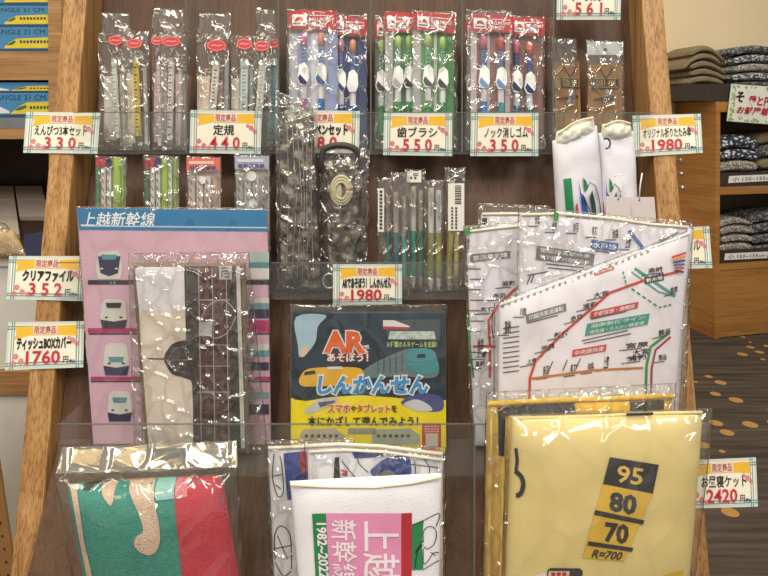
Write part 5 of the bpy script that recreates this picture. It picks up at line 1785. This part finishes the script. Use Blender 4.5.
def sbox(a0, b0, a1, b1, th, label, skew=.6):
    base = Vector((XI - .006, YS + .036, wb + .0185))
    vs = []
    for h in (.0004, th):
        for a, b in ((a0, b0), (a1, b0), (a1, b1), (a0, b1)):
            vs.append(base + rt * (a - skew * (b - .0)) + sl * b + nn_ * h)
    m = MB().add(vs, [(0, 1, 2, 3), (4, 5, 6, 7), (0, 1, 5, 4), (1, 2, 6, 5), (2, 3, 7, 6), (3, 0, 4, 7)])
    o = obj('flat_box', m, GBX, None, bevel=.0015)
    tag(o, label, 'box', 'flat grey boxes on the tray')
sbox(-.062, .085, -.003, .150, .012, 'flat grey box on the slanted tray, lower one next to the oak post')
sbox(-.062, .153, -.003, .218, .012, 'flat grey box on the slanted tray, upper one next to the oak post')
sbox(-.128, .017, -.066, .082, .012, 'flat grey box lowest of the outer row on the slanted tray')
sbox(-.128, .085, -.066, .150, .012, 'flat grey box in the middle of the outer row on the slanted tray')
sbox(-.128, .153, -.066, .218, .012, 'flat grey box uppermost of the outer row on the slanted tray')
nb = obj('booklet', slab(Fr(YS + .02, 0, .15), [(24, 235), (46, 231), (47, 257.5), (24, 257.5)], -.004, 0), M((44, 52, 84), .5, 'navy'), None, bevel=.001)
tag(nb, 'small navy booklet standing in front of the flat grey boxes', 'booklet')
f3 = Fr(YS + .012, 0, .1)
S = Surf(f3, [(-16, 226), (14, 230), (29, 257), (-16, 257)], .012, 4, .003, 60, 131)
o = thing('cookie_bag', 'tan filled bag standing on the white board beside the navy booklet', 'bag', f3.pt(5, 257))
obj('filling', pillow(S, .006, 16, 16), M((206, 176, 130), .6, 'tan filling', noise_amt=.15, nscale=90), o, smooth=True)
S = Surf(f3, [(-18, 216), (6, 224), (31, 257), (-18, 257)], .0145, 4, .003, 60, 132)
obj('film', pillow(S, .008, 16, 16), FILM2, o, smooth=True)

# perforated stand low beside the rack
fp = Fr(.98, 0, 0)
ps = thing('perforated_board', 'tan perforated board at the lower picture corner beside the oak post', 'board', Vector((fp.pt(-10, 560).x, .985, 0)))
TAN = M((160, 118, 70), .6, 'tan hardboard')
poly = [(-60, 380), (-14, 380), (0, 474), (15, 576), (22, 620), (22, 700), (-60, 700)]
zf = fp.row(0, -H + .0005)
poly[-2] = (22, zf); poly[-1] = (-60, zf)
obj('board', slab(fp, poly, -.006, 0), TAN, ps)
m = MB()
for i in range(9):
    for j in range(3):
        x, y = -5 - j * 9 + i * 1.9, 484 + i * 13
        dec(fp, ell(x, y, 1.2, 1.4, 12), .0004, m)
obj('hole_pattern', m, M((60, 44, 30), .8), ps)
obj('peg', rod(fp, [(-8, 466), (-2, 467.5), (2, 467)], [1.4, 1.4, .8], .004, n=10), STEEL, ps, smooth=True)

# ------------------------------------------------------------------ behind: cabinet with folded garments
FC = Fr(CYc, 0, 0, CY, CXc)
def Zc(py): return FC.pt(716, py).z
WID = .62
DKW = M((58, 46, 38), .5, 'dark tray', noise_amt=.1)
cb = thing('cabinet', 'honey wood cabinet with open compartments and a plain lower front', 'cabinet', cab(WID / 2, CD / 2, 0))
th = .022
ztop = Zc(101)
obj('side_panel', cbox(0, 0, 0, th, CD, ztop), CABWOOD, cb, bevel=.001)
obj('side_panel', cbox(WID - th, 0, 0, WID, CD, ztop), CABWOOD, cb)
obj('top_board', cbox(th + .0003, 0, Zc(112), WID - th - .0003, CD - .0085, ztop), CABWOOD, cb)
obj('shelf_board', cbox(th + .0003, 0.001, Zc(195), WID - th - .0003, CD - .0085, Zc(187)), CABWOOD, cb)
obj('shelf_board', cbox(th + .0003, 0.001, Zc(271), WID - th - .0003, CD - .0085, Zc(264)), CABWOOD, cb)
obj('lower_front', cbox(th + .0003, .003, .004, WID - th - .0003, .018, Zc(271.5)), CABWOOD, cb)
obj('back_board', cbox(th + .0003, CD - .008, .004, WID - th - .0003, CD - .001, ztop - .001), M((92, 74, 56), .6, 'back board'), cb)


def pattern_mat(name, a, b, scale, kind='check'):
    m = bpy.data.materials.new(name)
    m.use_nodes = True
    nt = m.node_tree
    bs = nt.nodes['Principled BSDF']
    bs.inputs['Roughness'].default_value = .9
    tc = nt.nodes.new('ShaderNodeTexCoord')
    mp = nt.nodes.new('ShaderNodeMapping')
    mp.inputs['Scale'].default_value = (scale, scale, scale * 1.5)
    mp.inputs['Rotation'].default_value = (0, 0, .33)
    nt.links.new(tc.outputs['Object'], mp.inputs['Vector'])
    v = nt.nodes.new('ShaderNodeTexVoronoi')
    v.inputs['Scale'].default_value = 1
    v.inputs['Randomness'].default_value = .8
    nt.links.new(mp.outputs['Vector'], v.inputs['Vector'])
    r = nt.nodes.new('ShaderNodeValToRGB')
    r.color_ramp.elements[0].position = .38
    r.color_ramp.elements[1].position = .46
    r.color_ramp.elements[0].color = L3(a)
    r.color_ramp.elements[1].color = L3(b)
    nt.links.new(v.outputs['Distance'], r.inputs['Fac'])
    nt.links.new(r.outputs['Color'], bs.inputs['Base Color'])
    return m


OLIVE = M((136, 122, 98), .95, 'olive cotton', noise_amt=.1, nscale=30, bump=.3, bscale=600)
PNAVY = pattern_mat('navy white print', (222, 222, 214), (84, 92, 106), 75)
PGREY = pattern_mat('grey print', (206, 202, 190), (128, 124, 116), 90)
PDARK = pattern_mat('charcoal print', (150, 152, 156), (70, 70, 76), 70)
PBW = pattern_mat('indigo check', (214, 220, 224), (52, 58, 76), 52)


def garment(a0, d0, a1, d1, z0, z1, mat, label, group, seed, sag=.0, folds=2, zb=0.0, rng=(0, 1)):
    """a folded garment: cloth layers turning at the front, sagging at its ends"""
    nu, nv = 22, 24
    rnd = random.Random(seed)
    ph = rnd.random() * 9
    m = MB()
    zc_, hz = (z0 + z1) / 2, (z1 - z0) / 2
    for i in range(nu + 1):
        u = i / nu
        a = a0 + (a1 - a0) * u
        e = min(1, (1 - abs(2 * u - 1) ** 8) ** .5 + .12)
        for j in range(nv):
            t = 2 * math.pi * j / nv
            c, s_ = math.cos(t), math.sin(t)
            sx = abs(c) ** .35 * (1 if c > 0 else -1); sz = abs(s_) ** .7 * (1 if s_ > 0 else -1)
            d = (d0 + d1) / 2 - sx * (d1 - d0) / 2 * (.97 + .03 * noise.noise(Vector((u * 4, t, ph))))
            groove = 1.0
            if c > .6: d += .006 * (1 - abs(math.sin(folds * math.pi * (sz + 1) / 2)) )
            zz = zc_ + sz * hz * e * (.93 + .06 * noise.noise(Vector((u * 3, c, ph))))
            zz = zb + (zz - zb) * (1 - sag * min(1.3, abs((a - rng[0]) / rng[1])) ** 2)
            m.v.append(cab(a + .008 * noise.noise(Vector((t, u * 2, ph + 3))), d, zz))
    for i in range(nu):
        for j in range(nv):
            m.f.append((i * nv + j, i * nv + (j + 1) % nv, (i + 1) * nv + (j + 1) % nv, (i + 1) * nv + j))
    m.f += [tuple(range(nv)), tuple(range(nu * nv, (nu + 1) * nv))]
    o = obj('folded_garment', m, mat, None, smooth=True)
    return tag(o, label, 'clothes', group)


def tray(z0, z1, label, glabel):
    t = thing('garment_tray', label, 'tray', cab(WID / 2, .1, z0))
    A0, A1, D1 = th + .001, WID - th - .001, CD - .012
    obj('tray_front', cbox(A0, .002, z0, A1, .010, z1), DKW, t)
    obj('tray_base', cbox(A0, .0101, z0, A1, D1, z0 + .006), DKW, t)
    f = Fr(CYc + .002 / math.cos(math.atan(CY)) - .0005, 0, 0, CY, CXc)
    lq = glabel
    l_ = obj('size_label', slab(f, lq, .0004, .0014), WHITE, t)
    obj('lettering', text(f, '小 150~155cm', [bil(lq, u, v) for u, v in ((.08, .2), (.95, .2), (.95, .85), (.08, .85))], .0018, bold=.02), INK, l_)
    return t


z_a, z_b = Zc(186.5), Zc(263.5)
tray(z_a, Zc(173), 'dark tray with a 150 to 155 size label in the upper compartment', [(729, 176), (776, 174), (776, 180.5), (728, 183)])
tray(z_b, Zc(251), 'dark tray with a 150 to 155 size label in the lower compartment', [(725, 253.5), (768, 251.5), (767, 258.0), (724, 260)])


def stack(a0, a1, d0, d1, zb, hs, mats, labels, group, seed, sag=.10, jit=.010):
    z = zb
    for i, h in enumerate(hs):
        da = random.Random(seed + i).uniform(-jit, jit)
        garment(a0 + da, d0 + abs(da) * .5, a1 + da * .5, d1, z + .0006, z + h, mats[i % len(mats)], labels[i], group, seed + i, sag, 2, zb, ((a0 + a1) / 2, (a1 - a0) / 2))
        z += h


h_ = Zc(118) - z_a - .006
ORD = ('lowest', 'second from below', 'third from below', 'fourth from below', 'fifth from below', 'topmost', 'seventh')
stack(th + .024, th + .235, .014, CD - .02, z_a + .0065, [h_ * k for k in (.18, .19, .17, .22)], [PGREY, PGREY, PBW, PBW], ['folded patterned garment in the upper compartment, %s of the pile' % o for o in ('lowest', 'second up', 'third up', 'topmost')], 'garments in the upper compartment', 200)
stack(th + .245, WID - th - .03, .03, CD - .02, z_a + .0065, [h_ * k for k in (.2, .2, .22, .2)], [PDARK, OLIVE], ['dark folded garment in the upper compartment at the picture edge'] * 4, 'dark garments in the upper compartment', 210)
h_ = Zc(203) - z_b - .006
stack(th + .024, th + .205, .014, CD - .02, z_b + .0065, [h_ * k for k in (.14, .15, .15, .16, .12)], [PGREY], ['folded grey patterned garment in the lower compartment, %s of the pile' % o for o in ('lowest', 'second up', 'third up', 'fourth up', 'topmost')], 'garments in the lower compartment', 220)
stack(th + .215, WID - th - .03, .05, CD - .02, z_b + .0065, [h_ * k for k in (.2, .2, .2, .2)], [PDARK], ['dark folded garment in the lower compartment at the picture edge'] * 4, 'dark garments in the lower compartment', 230)

tt_ = thing('top_tray', 'dark brown tray on top of the honey cabinet carrying folded clothes', 'tray', cab(.2, .12, ztop))
obj('tray_front', cbox(-.19, -.004, ztop + .0005, WID, .006, Zc(84)), DKW, tt_)
obj('tray_base', cbox(-.19, .0061, ztop + .0005, WID, CD, ztop + .012), DKW, tt_)
obj('tray_side', cbox(-.19, .0061, ztop + .0122, -.18, CD, Zc(86)), DKW, tt_)
zt_ = ztop + .0125
ht = Zc(39) - zt_
n_o = 7
stack(-.125, .060, .012, CD - .02, zt_, [ht / 7.6] * 7, [OLIVE], ['folded olive garment on the cabinet tray, %s of the plain pile' % o for o in ('lowest', 'second up', 'third up', 'fourth up', 'fifth up', 'sixth up', 'topmost')], 'olive garments on the cabinet', 240, sag=.22, jit=.022)
stack(.105, .40, .012, CD - .02, zt_, [ht / 6.3] * 6, [PNAVY, PDARK, PNAVY, PGREY], ['folded patterned garment on the cabinet tray, %s of the printed pile' % o for o in ('lowest', 'second up', 'third up', 'fourth up', 'fifth up', 'topmost')], 'patterned garments on the cabinet', 260, sag=.12)

# sign on the tray front
fs = Fr(CYc - .010, 0, .0, CY, CXc)
sq = [(731, 84), (806, 89), (804, 127), (726.5, 121)]
sg = thing('notice_sign', 'white notice sign with green leaf border and red lettering below the folded clothes', 'sign', fs.pt(765, 124))
obj('board', slab(fs, sq, 0, .003), M((236, 236, 228), .4, 'sign white', coat=.3), sg)
m = MB()
rnd = random.Random(8)
for i in range(90):
    s_ = rnd.choice((0, 1, 2, 3)); w_ = rnd.random(); e_ = rnd.random() * .07 + .01
    u, v = ((w_, e_ * 1.5), (w_, 1 - e_ * 1.5), (e_ * .8, w_), (1 - e_ * .8, w_))[s_]
    x, y = bil(sq, min(max(u, .03), .97), min(max(v, .05), .95))
    a = rnd.random() * 3
    dec(fs, [(x - 2 * math.cos(a), y - 2 * math.sin(a)), (x + .8 * math.sin(a), y - .8 * math.cos(a)), (x + 2 * math.cos(a), y + 2 * math.sin(a)), (x - .8 * math.sin(a), y + .8 * math.cos(a))], .0034 + .00002 * i, m)
obj('leaf_pattern', m, M((150, 190, 110), .5, 'leaf print'), sg)
P = lambda pts: [bil(sq, u, v) for u, v in pts]
obj('lettering', text(fs, 'そ', P([(.08, .20), (.18, .20), (.18, .46), (.08, .46)]), .0056, bold=.03), INK, sg)
obj('lettering', text(fs, '愛と円満', P([(.25, .28), (.64, .27), (.64, .53), (.25, .53)]), .0056, bold=.12, slant=.15), RED, sg)
obj('lettering', text(fs, 'お部屋着に', P([(.11, .58), (.62, .57), (.62, .77), (.11, .77)]), .0056, bold=.09, slant=.2), RED, sg)
